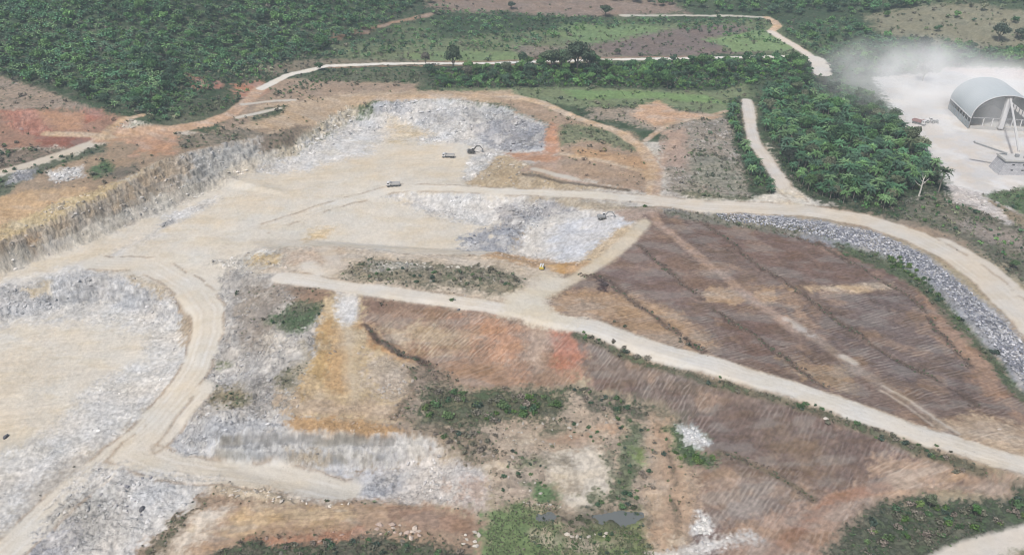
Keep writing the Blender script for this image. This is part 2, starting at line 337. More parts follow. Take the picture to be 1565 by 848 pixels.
# main pit floor
FLOORP = [(-90,455),(0,424),(60,398),(150,366),(240,328),(300,303),(375,266),(420,258),(470,222),(545,184),(620,190),(700,210),(725,225),(712,262),(715,285),(800,293),(760,345),(800,395),(760,392),(610,388),(520,376),(400,380),(345,400),(335,480),(290,455),(230,435),(150,412),(0,442),(-90,460)]
paint([(690,205),(780,200),(850,215),(850,250),(780,245),(720,262),(690,260)], (196,192,186), 3, 3, rub=.6)
paint(FLOORP, SAND, 2.5, 3, rub=.04, sm=.8)
paint([(420,250),(560,215),(690,225),(700,270),(620,275),(560,262),(500,285),(380,320),(200,390),(0,430),(-60,440),(60,400),(240,350),(380,290)], SAND2, 12, 8, a=.55, sc=.5, keep=1)
paint([(475,350),(520,345),(500,362),(465,372)], (208,184,140), 3, 3, a=.8)
paint([(590,375),(700,340),(760,370),(700,395),(600,390)], SAND2, 10, 8, a=.4, keep=1)
paint([(400,262),(440,240),(540,184),(640,150),(700,152),(800,173),(835,192),(830,215),(780,232),(740,225),(700,218),(640,222),(590,205),(540,225),(440,262)], (203,200,195), 6, 7, rub=.72, rough=.8)
paint([(600,180),(660,205),(600,222),(575,215)], (206,190,162), 5, 4, sc=.3)
paint([(540,205),(600,200),(560,235),(470,262),(430,262)], PALE, 6, 4, rub=.2)
paint([(570,158),(640,152),(620,172),(575,176)], (179,180,184), 3, 3, rub=.9, rough=1)
paint([(700,165),(770,165),(800,185),(780,205),(730,195)], (183,182,180), 2, 3, rub=.9, rough=1, cliff=.5)
paint([(720,190),(790,180),(830,195),(835,225),(790,232),(750,228)], (166,166,170), 2, 3, rub=1, rough=1)
paint([(780,205),(835,195),(838,215),(800,232)], BLUE, 2, 2, rub=1, rough=.9)
paint([(640,172),(700,168),(690,190),(640,190)], (179,179,180), 3, 3, rub=.9, rough=1)
paint([(250,330),(330,300),(340,305),(260,345)], PALE, 3, 3, rub=.5)
paint([(240,345),(262,335),(266,341),(246,352)], DGREY, 1.5, 1.5, rub=1, rough=.8)
paint([(60,425),(140,410),(152,416),(80,432)], DGREY, 1.5, 2, rub=1, rough=.8)
paint([(-60,445),(150,395),(240,350),(250,360),(140,410),(-60,470)], PALE, 4, 4, rub=.2, a=.7)
# east flank, tan rubble
paint([(715,285),(712,262),(722,245),(778,236),(800,250),(860,262),(960,285),(880,290),(800,289)], (182,160,124), 2, 3, rub=.6, rough=.4)
paint([(715,245),(745,232),(760,240),(720,275),(708,272)], GREY, 2, 2.5, rub=1, rough=.7)
paint([(795,262),(820,245),(860,245),(950,268),(1000,296),(950,290),(850,275)], (172,146,126), 2, 3, veg=.15)
road([(815,258),(850,268),(900,276),(945,285)], 4.5, (192,184,170), 1.5, 1)
road([(800,266),(850,276),(900,283),(960,291)], 3, (110,98,82), 1.5, 1, rough=.8, rub=.4)
# east plateau
paint([(760,150),(830,160),(880,185),(960,200),(1000,240),(1010,290),(940,285),(860,262),(850,240),(850,200),(830,188),(790,172)], (168,142,116), 3, 4, veg=.25, rub=.15)
paint([(858,190),(920,192),(980,225),(975,232),(900,215),(855,222)], (128,132,96), 3, 4, veg=.7)
paint([(880,225),(985,240),(990,262),(930,250),(880,240)], (188,148,104), 3, 3, veg=.3)
paint([(838,188),(852,190),(856,235),(834,240),(832,215)], (190,138,102), 1.5, 2)
paint([(770,234),(835,232),(860,240),(850,248),(790,244)], (184,138,104), 2, 2)
paint([(1005,190),(1115,178),(1140,230),(1160,300),(1100,300),(1020,296)], (162,150,134), 3, 4, veg=.55, rub=.7)
paint([(1060,230),(1130,250),(1140,290),(1050,290)], (152,148,130), 4, 5, veg=.7, rub=.3)
paint([(1010,200),(1050,195),(1050,260),(1010,250)], (176,144,124), 4, 5, a=.7, veg=.2)
paint([(900,165),(1000,165),(1110,175),(1005,200),(960,190),(900,180)], (164,148,128), 3, 5, veg=.5)
paint([(975,160),(1010,155),(1035,170),(1100,178),(1000,192),(965,178)], (198,160,126), 3, 3)
paint([(1030,290),(1150,300),(1200,305),(1205,312),(1050,300)], (128,126,100), 2, 2, veg=.8)
road([(1115,168),(1080,178),(1020,190),(985,215)], 4, (186,160,132), 1.5, 1.5)
# lower pit, grey slopes
paint([(590,292),(700,298),(840,304),(960,322),(1000,330),(930,382),(862,418),(810,402),(780,385),(800,350),(730,345),(660,325),(600,305)], (203,200,195), 4, 5, rub=.58, rough=.6)
paint([(820,300),(900,306),(960,316),(940,322),(880,318),(800,308)], (176,162,138), 2, 2, rub=.4)
paint([(760,315),(840,305),(880,320),(820,335),(770,345)], (172,170,170), 2, 3, rub=1, rough=.9)
paint([(770,325),(830,318),(800,350),(780,352)], BLUE, 2, 3, rub=1, rough=.9, patch=.12)
paint([(705,365),(740,352),(800,340),(800,370),(770,385),(710,385)], (159,161,167), 3, 4, rub=1, rough=.9, patch=.09, cut=-.35)
paint([(850,345),(900,330),(960,325),(975,335),(930,375),(880,400),(830,395)], (199,200,203), 3, 3, rub=.25, rough=.3)
paint([(985,335),(930,395),(880,420),(850,415),(890,395),(940,350)], (196,172,136), 1.5, 2, rub=.4)
paint([(940,322),(1010,318),(1010,340),(960,338)], (170,148,132), 2, 2, veg=.2)
# plateau between lower pit and middle road
paint([(345,400),(400,380),(520,376),(610,388),(760,390),(820,402),(862,418),(860,445),(830,480),(780,466),(650,448),(540,436),(430,425),(370,410)], (196,180,158), 2.5, 3, rub=.3)
paint([(330,400),(400,382),(440,385),(430,405),(360,412)], (190,186,176), 3, 3, rub=.9, rough=.6)
paint([(380,392),(430,388),(425,402),(380,408)], (196,170,120), 2, 3, rub=.7)
paint([(440,384),(520,380),(520,405),(440,408)], (194,170,144), 3, 3, rub=.3)
paint([(560,395),(620,398),(700,405),(760,408),(800,425),(795,448),(740,448),(650,438),(560,432),(525,422),(530,412)], (152,142,118), 3, 4, veg=.75, rub=.5, rough=.5)
paint([(565,400),(650,402),(660,412),(570,415)], (170,165,150), 2, 2, rub=.9, veg=.5)
paint([(760,385),(860,402),(900,400),(880,420),(820,408),(740,392)], (192,156,112), 2, 2, rub=.5)
paint([(840,405),(868,402),(862,418),(842,415)], (196,152,84), 1, 1)
paint([(845,440),(875,435),(880,448),(850,450)], (138,118,96), 1.5, 2, veg=.6)
# south-west hillside
HILL = [(335,420),(360,412),(430,425),(500,440),(500,500),(480,560),(450,630),(400,655),(330,660),(262,690),(270,645),(310,590),(335,530),(338,480)]
paint(HILL, (174,169,162), 2, 3, rub=1, rough=.9)
paint([(430,430),(510,438),(505,475),(480,480),(440,460)], (150,122,98), 2, 3, veg=.4)
paint([(380,440),(440,435),(440,500),(390,530),(360,500)], (156,142,126), 5, 6, veg=.35, rub=.8, a=.8)
paint([(410,490),(450,462),(500,462),(490,490),(440,510)], (96,118,80), 3, 4, veg=1)
paint([(440,560),(470,520),(478,560),(450,620),(430,620)], (168,158,136), 3, 4, veg=.4, rub=.7)
paint([(310,600),(380,590),(385,612),(330,625)], (150,136,104), 3, 3, veg=.6, rub=.5)
paint([(262,650),(330,630),(430,640),(440,655),(330,700),(262,690)], (186,186,186), 2, 3, rub=1, rough=.7)
# yellow ramp
paint([(500,448),(560,446),(600,490),(640,540),(640,610),(620,648),(540,650),(440,640),(460,590),(486,520)], (194,170,128), 2, 3, rub=.35)
paint([(500,485),(520,490),(500,560),(470,620),(440,640),(450,600),(480,540)], (184,152,94), 2, 3, rub=.6)
paint([(500,480),(520,500),(550,495),(580,520),(600,545),(570,520),(540,500),(530,560),(540,600),(500,600)], (196,152,92), 3, 3, a=.6, keep=1)
paint([(555,490),(600,520),(640,560),(600,550),(560,515)], (190,146,96), 2, 3, a=.9)
paint([(560,540),(640,560),(620,610),(570,600)], (190,172,150), 4, 4, rub=.6)
paint([(430,600),(520,612),(610,612),(620,640),(540,648),(440,640)], (190,166,136), 4, 4, rub=.4)
paint([(515,445),(550,445),(548,490),(530,502),(515,480)], (206,202,196), 1.2, 1.5, rub=.3)
road([(532,500),(535,560),(542,600)], 5, (204,190,164), 5, 2, a=.55)
# gray wall and lower floor
paint([(440,636),(520,640),(600,650),(625,662),(600,672),(520,668),(440,664)], (190,150,96), 1.5, 2, rub=.6, cliff=.4)
paint([(320,668),(440,664),(600,672),(640,660),(690,680),(650,706),(600,718),(470,716),(320,700)], (192,190,186), 1.5, 2, cliff=.45, rub=.4, rough=.6)
paint([(330,664),(430,666),(440,680),(340,684)], (142,141,139), 1, 1.5, cliff=.45, rub=.5)
road([(340,672),(440,672),(520,673),(600,677)], 2.6, (138,136,132), 1, 1, patch=.12, cut=-.2, a=.8, sm=0)
road([(330,693),(400,697),(470,699),(540,699),(620,696)], 2.6, (152,152,150), 1, 1, patch=.12, cut=-.2, a=.8, sm=0)
paint([(440,690),(500,690),(500,714),(440,716)], (170,154,128), 2, 3, rub=.7)
paint([(262,690),(330,700),(480,716),(600,718),(650,706),(620,750),(560,765),(460,758),(330,742),(250,720)], (198,197,196), 2, 3, rub=.1, sm=.6)
paint([(500,720),(620,715),(600,750),(520,745)], (188,190,196), 5, 4, rub=.15)
paint([(590,716),(650,700),(720,690),(740,720),(760,745),(740,785),(660,785),(540,765),(560,745)], (198,192,186), 3, 4, rub=.8, rough=.5)
paint([(680,740),(750,730),(745,790),(690,780)], (188,166,150), 4, 5, rub=.5)
paint([(530,750),(580,735),(640,720),(620,750),(560,768)], (176,176,178), 2, 3, rub=1, rough=.8)
# south-west pit
SWP = [(-90,455),(0,444),(80,425),(150,412),(230,436),(295,462),(310,490),(300,540),(250,600),(200,645),(110,705),(30,770),(-90,880)]
paint(SWP, (204,201,196), 4, 5, rub=.5, rough=.4)
paint([(-60,450),(60,440),(160,450),(250,480),(285,520),(270,570),(200,620),(110,690),(20,760),(-90,830)], (204,200,192), 10, 12, rub=.4, a=.6)
paint([(-60,505),(60,488),(150,490),(215,510),(230,545),(170,585),(90,640),(20,690),(-90,750)], SAND, 5, 7, rub=.05, sc=.3, sm=.7)
paint([(-60,560),(60,520),(80,560),(60,620),(-60,680)], SAND2, 14, 8, a=.5, sc=.4, keep=1)
paint([(-60,450),(70,428),(90,470),(-60,500)], (184,183,182), 2, 3, rub=1, rough=.7)
paint([(35,440),(80,428),(78,452),(50,450)], (198,180,146), 2, 2, rub=.2)
paint([(80,425),(150,414),(290,462),(280,490),(230,480),(150,464),(85,468)], (184,184,184), 1.5, 2, cliff=.9, rub=.5, rough=.4)
paint([(280,465),(315,470),(320,500),(290,525),(275,510)], (170,152,126), 2, 3, rub=.6)
paint([(195,420),(250,438),(270,452),(240,452),(200,434)], (190,172,142), 2, 2, rub=.6)
# south-west haul road
road([(150,400),(230,405),(290,440),(318,475),(318,510),(300,560),(262,615),(215,665),(150,722),(70,790),(0,850),(-60,900)], 15, SAND, 2.5, 1.5)
road([(300,600),(240,660),(200,690),(260,712),(330,722),(420,732),(520,752)], 15, SAND, 3, 1.5)
road([(30,848),(-20,900)], 24, SAND, 4, 2)
# bottom left gravel mound
paint([(160,706),(250,726),(330,738),(300,770),(230,848),(190,900),(10,900),(60,830),(110,760)], (199,196,191), 5, 6, rub=.7, rough=.6)
paint([(80,790),(160,740),(180,760),(130,820),(60,840)], (176,173,166), 4, 5, rub=.9, rough=.7)
paint([(60,820),(120,800),(110,848),(30,860)], (166,166,170), 4, 5, rub=1, rough=.7)
paint([(240,790),(330,740),(300,770),(240,848),(200,848)], PALE, 4, 4, rub=.5)
# rocky rim and orange tracks
paint([(200,848),(260,800),(320,752),(400,745),(470,760),(600,768),(750,790),(760,848),(700,900),(150,900)], (168,142,116), 2, 3, veg=.35, rub=.4)
paint([(330,742),(400,744),(460,760),(460,772),(400,765),(330,758)], (194,178,152), 1.5, 2, rub=1, rough=.6, veg=.3)
paint([(200,860),(255,800),(315,765),(325,772),(290,800),(250,860)], (132,118,94), 2, 2, veg=.7, rub=.5)
paint([(300,780),(340,768),(420,775),(520,772),(620,776),(660,790),(640,800),(560,810),(440,815),(370,830),(320,848),(250,860)], (180,150,120), 2, 3, sc=1)
paint([(300,780),(350,775),(330,800),(270,860),(235,860)], (206,190,168), 3, 2, sc=.3)
paint([(400,770),(530,775),(555,785),(540,795),(430,800),(350,815),(330,805),(360,785)], (190,162,122), 3, 3, sc=1)
paint([(600,775),(720,790),(740,812),(680,818),(600,800)], (158,126,102), 2, 3, sc=.8, rub=.2)
paint([(330,840),(390,818),(470,825),(560,815),(640,825),(740,848),(740,900),(280,900)], (112,108,88), 2, 3, veg=1, rub=.4)
paint([(380,822),(470,818),(560,805),(560,815),(480,826),(420,834)], (178,130,98), 1.5, 2, rub=.6)
# brown bowl
paint([(555,446),(640,450),(720,462),(790,480),(830,495),(880,500),(900,560),(870,590),(780,600),(700,592),(650,570),(600,530),(560,490)], (156,126,102), 2, 3, sb=.8)
paint([(558,448),(640,450),(720,464),(800,484),(790,492),(700,478),(620,470),(570,478)], (134,106,88), 2, 3, veg=.3, sb=.3)
paint([(590,500),(640,495),(720,515),(740,540),(680,540),(610,525)], (178,156,126), 4, 5, sb=.8)
paint([(700,470),(790,492),(815,530),(800,590),(740,560),(720,520)], (184,138,104), 6, 6, sb=1)
paint([(640,560),(700,548),(790,560),(780,600),(700,592)], (160,126,98), 4, 4, sa=.6)
paint([(838,500),(880,500),(902,530),(895,570),(860,560),(835,540)], (184,120,94), 5, 4, sb=.7, a=.85)
paint([(845,494),(885,494),(890,508),(840,506)], (180,118,88), 2, 3, rub=.4)
paint([(800,490),(840,498),(832,560),(800,550),(808,510)], (178,152,130), 2, 3, rub=.5)
road([(562,500),(585,520),(612,540),(640,550),(660,560),(668,590)], 3.5, (98,80,68), 2, 3, veg=.4, rub=.5, rough=1)
paint([(620,560),(680,560),(700,600),(640,650),(600,640),(620,600)], (146,126,104), 2, 4, veg=.6, rub=.5)
# lower right field
LRF = [(880,500),(960,528),(1060,566),(1200,612),(1330,662),(1420,695),(1500,724),(1580,740),(1500,758),(1400,752),(1330,775),(1260,848),(1260,920),(1050,920),(1050,780),(1045,700),(1060,660),(1000,620),(900,590),(895,540)]
paint(LRF, (122,101,91), 2, 3, sb=.9)
paint([(900,510),(1000,545),(1100,590),(1200,630),(1180,660),(1080,640),(960,590),(905,560)], (130,114,103), 5, 6, sb=1)
paint([(1080,600),(1300,670),(1380,710),(1330,740),(1200,720),(1080,680)], (112,94,86), 6, 8, sb=.5)
paint([(1180,650),(1280,690),(1240,720),(1160,690)], (136,114,92), 6, 6, a=.6, sb=.4)
paint([(1060,690),(1180,720),(1260,760),(1220,800),(1100,800),(1055,760)], (142,126,115), 5, 6, sb=1)
paint([(1340,690),(1420,700),(1500,728),(1580,742),(1500,758),(1400,750),(1340,770),(1270,765),(1340,735)], (176,148,122), 3, 5, sa=.8)
paint([(1120,800),(1200,775),(1300,755),(1340,770),(1280,848),(1260,920),(1100,920)], (172,142,120), 4, 5, sb=.8)
road([(1350,742),(1280,762),(1230,800),(1170,860)], 5, (156,118,94), 2, 2, sb=.4)
road([(1100,690),(1170,715),(1240,760)], 3, (118,104,84), 2, 2, veg=.5, rough=.6)
road([(880,512),(1000,556),(1100,586),(1180,608),(1270,638),(1350,664),(1424,694),(1500,722)], 4, (116,108,86), 2, 2, veg=.9, rough=.5)
# wetland
WET = [(660,590),(780,598),(870,592),(1000,625),(1050,690),(1060,780),(1060,920),(740,920),(750,840),(740,760),(745,710),(680,680),(640,650),(640,610)]
paint(WET, (178,158,134), 3, 4, veg=.4, rub=.45)
paint([(660,590),(780,598),(870,592),(860,625),(830,640),(760,640),(700,660),(640,650)], (112,112,84), 3, 4, veg=1, rub=.3, rough=.5)
paint([(870,590),(960,610),(1010,635),(1040,690),(1050,640),(1000,620)], (120,116,94), 3, 4, veg=.8)
paint([(880,600),(990,620),(985,640),(900,625)], (118,112,96), 3, 4, veg=.8)
paint([(650,650),(740,660),(760,700),(700,705),(660,680)], (148,132,110), 3, 4, veg=.6, rub=.6)
paint([(840,690),(900,680),(935,710),(935,745),(900,780),(860,785),(850,750),(820,725)], (202,190,170), 2, 3, rub=.15)
paint([(740,700),(820,690),(840,740),(800,760),(750,740)], (180,162,140), 3, 4, rub=.6, veg=.4)
paint([(935,700),(960,640),(985,650),(975,720),(960,770),(930,760)], (124,130,98), 2, 3, veg=.8)
paint([(965,685),(985,685),(988,715),(970,712)], (122,142,80), 1.5, 2)
paint([(800,740),(850,740),(855,770),(820,775)], (96,124,76), 1.5, 2, veg=.5)
paint([(745,785),(800,770),(835,790),(860,805),(860,848),(870,900),(740,920),(745,820)], (112,136,82), 2, 3, veg=.35)
paint([(900,800),(985,780),(1000,848),(990,900),(880,900),(860,848)], (122,136,82), 2, 3, veg=.6)
paint([(1000,640),(1030,640),(1040,700),(1060,790),(1050,860),(1000,860),(1000,770),(990,700)], (180,150,120), 3, 3, rub=.3, veg=.3)
road([(1022,690),(1030,740),(1035,800),(1030,860)], 2.6, (132,114,94), 2, 2.5, patch=.1, cut=-.3, a=.7, veg=.5, rough=.8)
paint([(1020,650),(1060,655),(1085,670),(1070,690),(1095,695),(1090,712),(1045,710),(1030,690)], (94,124,74), 2, 2, veg=1)
paint([(1035,650),(1062,652),(1088,676),(1075,684),(1052,680)], (206,206,204), 1.5, 1.5, rub=1, rough=.5)
paint([(1060,800),(1068,780),(1080,790),(1092,815),(1058,820)], (208,206,202), 1.2, 1, rub=1, rough=.5)
paint([(990,850),(1080,825),(1150,812),(1165,822),(1080,848),(1000,880)], (202,196,188), 1.5, 2, rub=.8)
# bottom right
paint([(1260,848),(1300,800),(1345,770),(1400,758),(1440,768),(1500,765),(1560,745),(1640,740),(1640,800),(1500,820),(1440,860),(1400,920),(1230,920)], (92,98,82), 2, 3, veg=1, rough=.4)
road([(1640,790),(1565,820),(1500,838),(1420,870),(1380,900)], 9, (204,196,184), 2, 1)
paint([(1540,848),(1600,825),(1640,840),(1600,900),(1520,900)], (112,120,84), 2, 2, veg=.9)
# upper field
UF = [(990,322),(1060,330),(1150,345),(1260,368),(1350,398),(1410,430),(1460,478),(1510,538),(1565,610),(1640,700),(1640,730),(1500,690),(1400,655),(1300,620),(1200,588),(1100,556),(1000,522),(900,490),(835,478),(830,460),(870,440),(910,415),(950,370)]
paint(UF, (127,106,95), 2, 3, sa=.9)
paint([(990,330),(1020,370),(1100,440),(1160,480),(1000,420),(940,400)], (130,106,94), 4, 5, sa=.4)
paint([(1060,335),(1200,355),(1340,395),(1420,440),(1380,435),(1240,430),(1150,400),(1080,370)], (124,99,88), 6, 6, sa=.6)
paint([(830,455),(900,440),(960,450),(1040,480),(1100,530),(1080,550),(1000,522),(900,490),(840,478)], (172,142,110), 4, 5, sa=.8)
paint([(930,400),(1000,410),(1060,470),(1000,460),(920,430)], (124,102,94), 5, 5, sa=.4)
paint([(1225,438),(1300,434),(1365,431),(1366,443),(1240,451)], (200,176,144), .8, 1.5, sa=.6, a=.9)
paint([(1080,436),(1225,440),(1235,455),(1180,468),(1110,468),(1075,455)], (176,146,114), 3, 5, sa=.9, patch=.08, cut=-.05)
paint([(1200,455),(1260,470),(1240,490),(1190,485)], (172,138,106), 2, 4, sa=.8, a=.6, patch=.1, cut=-.1)
paint([(1090,480),(1180,490),(1190,560),(1120,540)], (118,94,84), 4, 6, sa=.5)
paint([(1240,445),(1400,450),(1500,600),(1400,600),(1280,520)], (121,104,98), 6, 6, sa=1)
paint([(1190,545),(1300,560),(1300,600),(1230,580)], (160,132,100), 3, 5, sa=.6)
paint([(1400,440),(1470,500),(1530,580),(1565,640),(1500,600),(1430,510)], (160,128,104), 3, 4, sa=.5)
paint([(1430,650),(1490,630),(1565,650),(1640,700),(1640,735),(1500,690)], (196,172,142), 3, 4, sa=.6, rub=.3)
paint([(910,425),(930,428),(928,445),(915,442)], (84,66,66), 1, 1, rough=.7, rub=.6)
for L in ([(1075,340),(1110,365),(1160,405),(1220,445),(1280,490),(1340,530),(1400,565),(1470,600),(1490,620)], [(1180,352),(1240,370),(1300,400),(1350,430),(1400,460),(1430,500),(1480,560)],
          [(975,375),(1040,430),(1085,465),(1130,500),(1200,545),(1260,590)], [(880,420),(925,425),(960,455),(1010,490),(1080,540)]):
    road(L, 3.0, (104,86,76), 2.2, 2.5, rub=.3, rough=1.4, veg=.3, a=.9, patch=.07, cut=-.4)
road([(992,322),(1010,345),(1060,385),(1110,425),(1165,470),(1215,505)], 6, (166,140,122), 2.5, 1.5, sc=.4)
road([(1215,498),(1250,520),(1300,555),(1350,590),(1400,620),(1450,655)], 6, (164,146,130), 3, 1.5, a=.6)
road([(1200,488),(1240,512)], 4, (206,198,188), 2.5, 2, a=.6, patch=.15, cut=-.2)
road([(1290,545),(1308,555)], 4, (206,200,190), 2, 1.5, a=.7)
road([(1350,590),(1390,612),(1430,640),(1465,662)], 1.6, (200,188,172), 1.2, .8, a=.75)
road([(1345,596),(1385,620),(1425,650)], 1.2, (196,182,166), 1.2, .8, a=.7)
road([(985,340),(955,375),(930,395),(895,415)], 5, (200,178,148), 2, 1.2, sc=.3)
# riprap slope
paint([(1010,318),(1150,326),(1250,337),(1340,354),(1410,386),(1470,430),(1520,475),(1565,520),(1660,620),(1640,700),(1565,600),(1510,540),(1460,480),(1410,432),(1350,402),(1260,374),(1150,348),(1020,329)], (150,153,160), 1.5, 1.5, rub=1, rough=.5)
paint([(1015,320),(1100,324),(1180,338),(1260,350),(1290,362),(1200,360),(1100,342),(1020,332)], (128,124,108), 2, 3, rub=.6, veg=.7)
paint([(1260,366),(1340,388),(1410,425),(1460,475),(1510,535),(1565,600),(1600,660),(1560,610),(1480,520),(1430,462),(1380,425),(1300,392)], (92,110,74), 1.8, 2, veg=1, rub=.4)
# right: scrub, yard
paint([(1330,335),(1400,300),(1440,290),(1460,310),(1520,330),(1600,360),(1700,440),(1700,540),(1600,460),(1540,412),(1480,372),(1400,342)], (126,122,104), 3, 4, veg=.8, rub=.2)
paint([(1450,330),(1560,355),(1600,400),(1500,360)], (150,138,126), 4, 5, veg=.4, rub=.4)
paint([(1155,150),(1210,118),(1300,122),(1360,170),(1380,205),(1420,230),(1445,265),(1440,290),(1400,302),(1370,332),(1300,322),(1225,303),(1190,260),(1160,200)], (58,76,52), 3, 4, veg=1, rough=.6)
paint([(1115,150),(1145,150),(1143,190),(1155,235),(1195,300),(1150,300),(1130,240),(1112,185)], (64,82,56), 2, 3, veg=1)
YARD = (218, 215, 211)
paint([(1335,118),(1420,112),(1450,106),(1620,104),(1900,110),(1900,330),(1620,300),(1520,292),(1505,300),(1455,285),(1440,255),(1405,225),(1385,205),(1370,175),(1350,150)], YARD, 3, 4, sm=1)
paint([(1340,120),(1450,108),(1620,108),(1900,130),(1900,320),(1500,290),(1440,255),(1385,205)], (199,196,193), 4, 5, sm=1, patch=.025, cut=-.02, crisp=1, a=.7)
paint([(1340,120),(1450,108),(1620,108),(1900,130),(1900,320),(1500,290),(1440,255),(1385,205)], (212,202,190), 4, 5, sm=1, patch=.05, cut=.12, crisp=1, a=.7)
paint([(1440,104),(1510,104),(1600,108),(1600,125),(1500,118),(1440,116)], (206,186,178), 3, 3)
paint([(1400,122),(1450,108),(1480,118),(1470,130),(1430,130)], (168,172,178), 4, 4)
paint([(1452,280),(1505,295),(1560,330),(1545,345),(1490,320),(1450,310)], (198,190,184), 2, 4, rub=.6)
paint([(1505,300),(1565,285),(1700,300),(1700,360),(1600,345),(1550,325)], (104,128,84), 2, 3, veg=.8)
paint([(1505,300),(1525,312),(1560,330),(1600,350),(1590,360),(1540,335)], (150,134,108), 1.5, 2, veg=.5)
# roads
road([(-100,290),(0,264),(50,250),(105,232),(150,216),(180,205)], 7, (206,192,170), 1.5, .8)
road([(180,205),(250,199),(320,188),(355,174),(380,152),(400,134)], 9, (196,160,128), 2, 1.5)
road([(150,216),(200,212),(260,204)], 6, (188,150,118), 3, 2)
road([(160,206),(185,185),(215,176)], 5, (196,162,122), 2, 1.5)
road([(70,205),(140,206),(165,212)], 6, (196,168,134), 2, 1.5)
road([(370,160),(420,154),(450,153)], 4, (202,192,176), 1, .6); road([(362,180),(400,172),(428,165)], 4, (204,196,180), 1, .6)
road([(398,136),(440,115),(500,101),(600,97.5),(750,97),(900,92),(1050,89.5),(1225,86)], 6.5, (226,220,208), 1.2, .6)
road([(500,104),(600,101),(750,100),(900,95.5)], 3, (176,130,104), 1.2, 1.5, a=.6); road([(640,94),(750,94),(900,89),(1050,86.5)], 3, (172,128,108), 1.2, 1.5, a=.7)
road([(950,24),(1050,24),(1130,25),(1172,27)], 6, (206,200,186), 1.5, 1, a=.85)
road([(1172,27),(1184,33),(1188,40),(1178,48),(1200,62),(1228,78)], 8, (206,176,144), 1.5, 1)
road([(1178,49),(1205,65),(1236,84),(1252,96)], 8, (220,206,190), 1.5, 1); road([(1245,90),(1255,100),(1256,112)], 17, (216,208,196), 1.5, 1.5)
road([(560,150),(700,147),(780,146),(830,158),(880,180),(940,200),(980,225),(998,255),(998,300)], 8, (194,166,134), 2, 1.2)
road([(780,146),(850,166),(900,186),(960,205)], 4, (200,170,134), 1.5, 1)
road([(860,235),(930,248),(985,262),(998,285)], 5, (192,162,126), 2, 1.2)
road([(1000,300),(1015,240),(1040,200)], 4, (178,150,128), 2, 1.2, a=.6)
road([(1142,154),(1145,180),(1152,215),(1175,250),(1196,280),(1220,308)], 9, (210,202,192), 1.5, 1)
paint([(1180,295),(1215,285),(1245,310),(1240,325),(1190,322),(1130,312)], SAND, 1.5, 1)
road([(1000,306),(900,298),(800,294),(720,290),(650,287),(600,288),(560,300),(520,310)], 10, (214,206,190), 2, 1)
road([(620,284),(570,270),(560,258),(580,245)], 7, (210,198,176), 5, 2, a=.6)
road([(990,306),(1080,315),(1180,319),(1240,322),(1320,336),(1400,362),(1460,392),(1510,430),(1565,485),(1640,570)], 15, (208,198,182), 1.3, .9)
road([(1440,372),(1500,405),(1565,465)], 14, (208,198,182), 2, .8)
road([(500,380),(510,400),(500,420)], 9, (206,194,176), 4, 2, a=.7)
road([(430,424),(520,437),(600,448),(700,461),(780,472),(830,485),(900,499)], 9.5, (212,204,190), 1.3, .9)
road([(470,405),(490,430),(440,424)], 9, (212,204,190), 4, 1)
road([(890,494),(1013,537),(1100,560),(1180,586),(1269,614),(1346,641),(1424,668),(1500,692),(1565,712),(1720,764)], 11.5, (212,206,194), 1.3, .8)
road([(840,484),(810,455),(850,440),(880,425),(930,395),(985,340)], 8, (204,190,164), 3, 1.5, a=.85)
road([(790,470),(820,440),(830,420)], 10, (204,190,166), 4, 2, a=.7)
# broken ground of the hollow, thin weeds, dry mud
for k, (px, py, rx, ry, c, kw) in enumerate([(760,712,22,10,(196,182,160),{}),(815,705,16,8,(120,128,92),dict(veg=.8)),(850,700,20,7,(150,138,116),dict(rub=.5)),(905,760,22,9,(130,132,98),dict(veg=.8)),(870,745,18,6,(160,146,124),{}),
        (880,668,30,7,(168,138,112),{}),(930,655,22,6,(190,152,118),{}),(800,672,26,8,(186,170,146),dict(rub=.6)),(845,650,24,7,(122,118,94),dict(veg=.7)),(1000,700,10,16,(186,162,134),{}),(1010,760,12,20,(190,166,138),{}),
        (960,735,9,18,(120,130,92),dict(veg=.8)),(925,700,8,16,(132,134,108),dict(veg=.9)),(700,655,26,10,(122,112,92),dict(veg=.8)),(735,640,20,8,(108,108,82),dict(veg=.9)),(790,755,16,8,(170,148,126),dict(rub=.5)),
        (835,820,14,8,(200,186,162),dict(rub=.4)),(900,830,22,8,(190,174,150),dict(rub=.4)),(950,826,12,10,(150,142,112),dict(veg=.6)),(1035,830,16,10,(194,176,150),{}),(610,600,16,8,(176,160,138),dict(rub=.8)),(590,560,18,8,(186,168,142),dict(rub=.6)),
        (420,520,20,14,(196,190,180),dict(rub=1,rough=.9)),(380,470,18,12,(166,154,138),dict(rub=.8)),(450,540,14,14,(186,180,170),dict(rub=1)),(350,560,14,12,(196,190,182),dict(rub=.9)),(400,585,18,8,(150,146,140),dict(rub=1)),
        (460,470,20,8,(128,126,98),dict(veg=.9)),(365,610,14,6,(120,118,88),dict(veg=.8)),(345,555,8,5,(124,130,90),dict(veg=.8)),(440,575,10,12,(128,122,96),dict(veg=.8))]):
    pts = [(px + rx * math.cos(a) * (1 + .3 * math.sin(3 * a + k)), py + ry * math.sin(a) * (1 + .3 * math.cos(2 * a + k))) for a in np.linspace(0, 2 * math.pi, 12, endpoint=False)]
    paint(pts, c, 2, 3, a=.85, **kw)
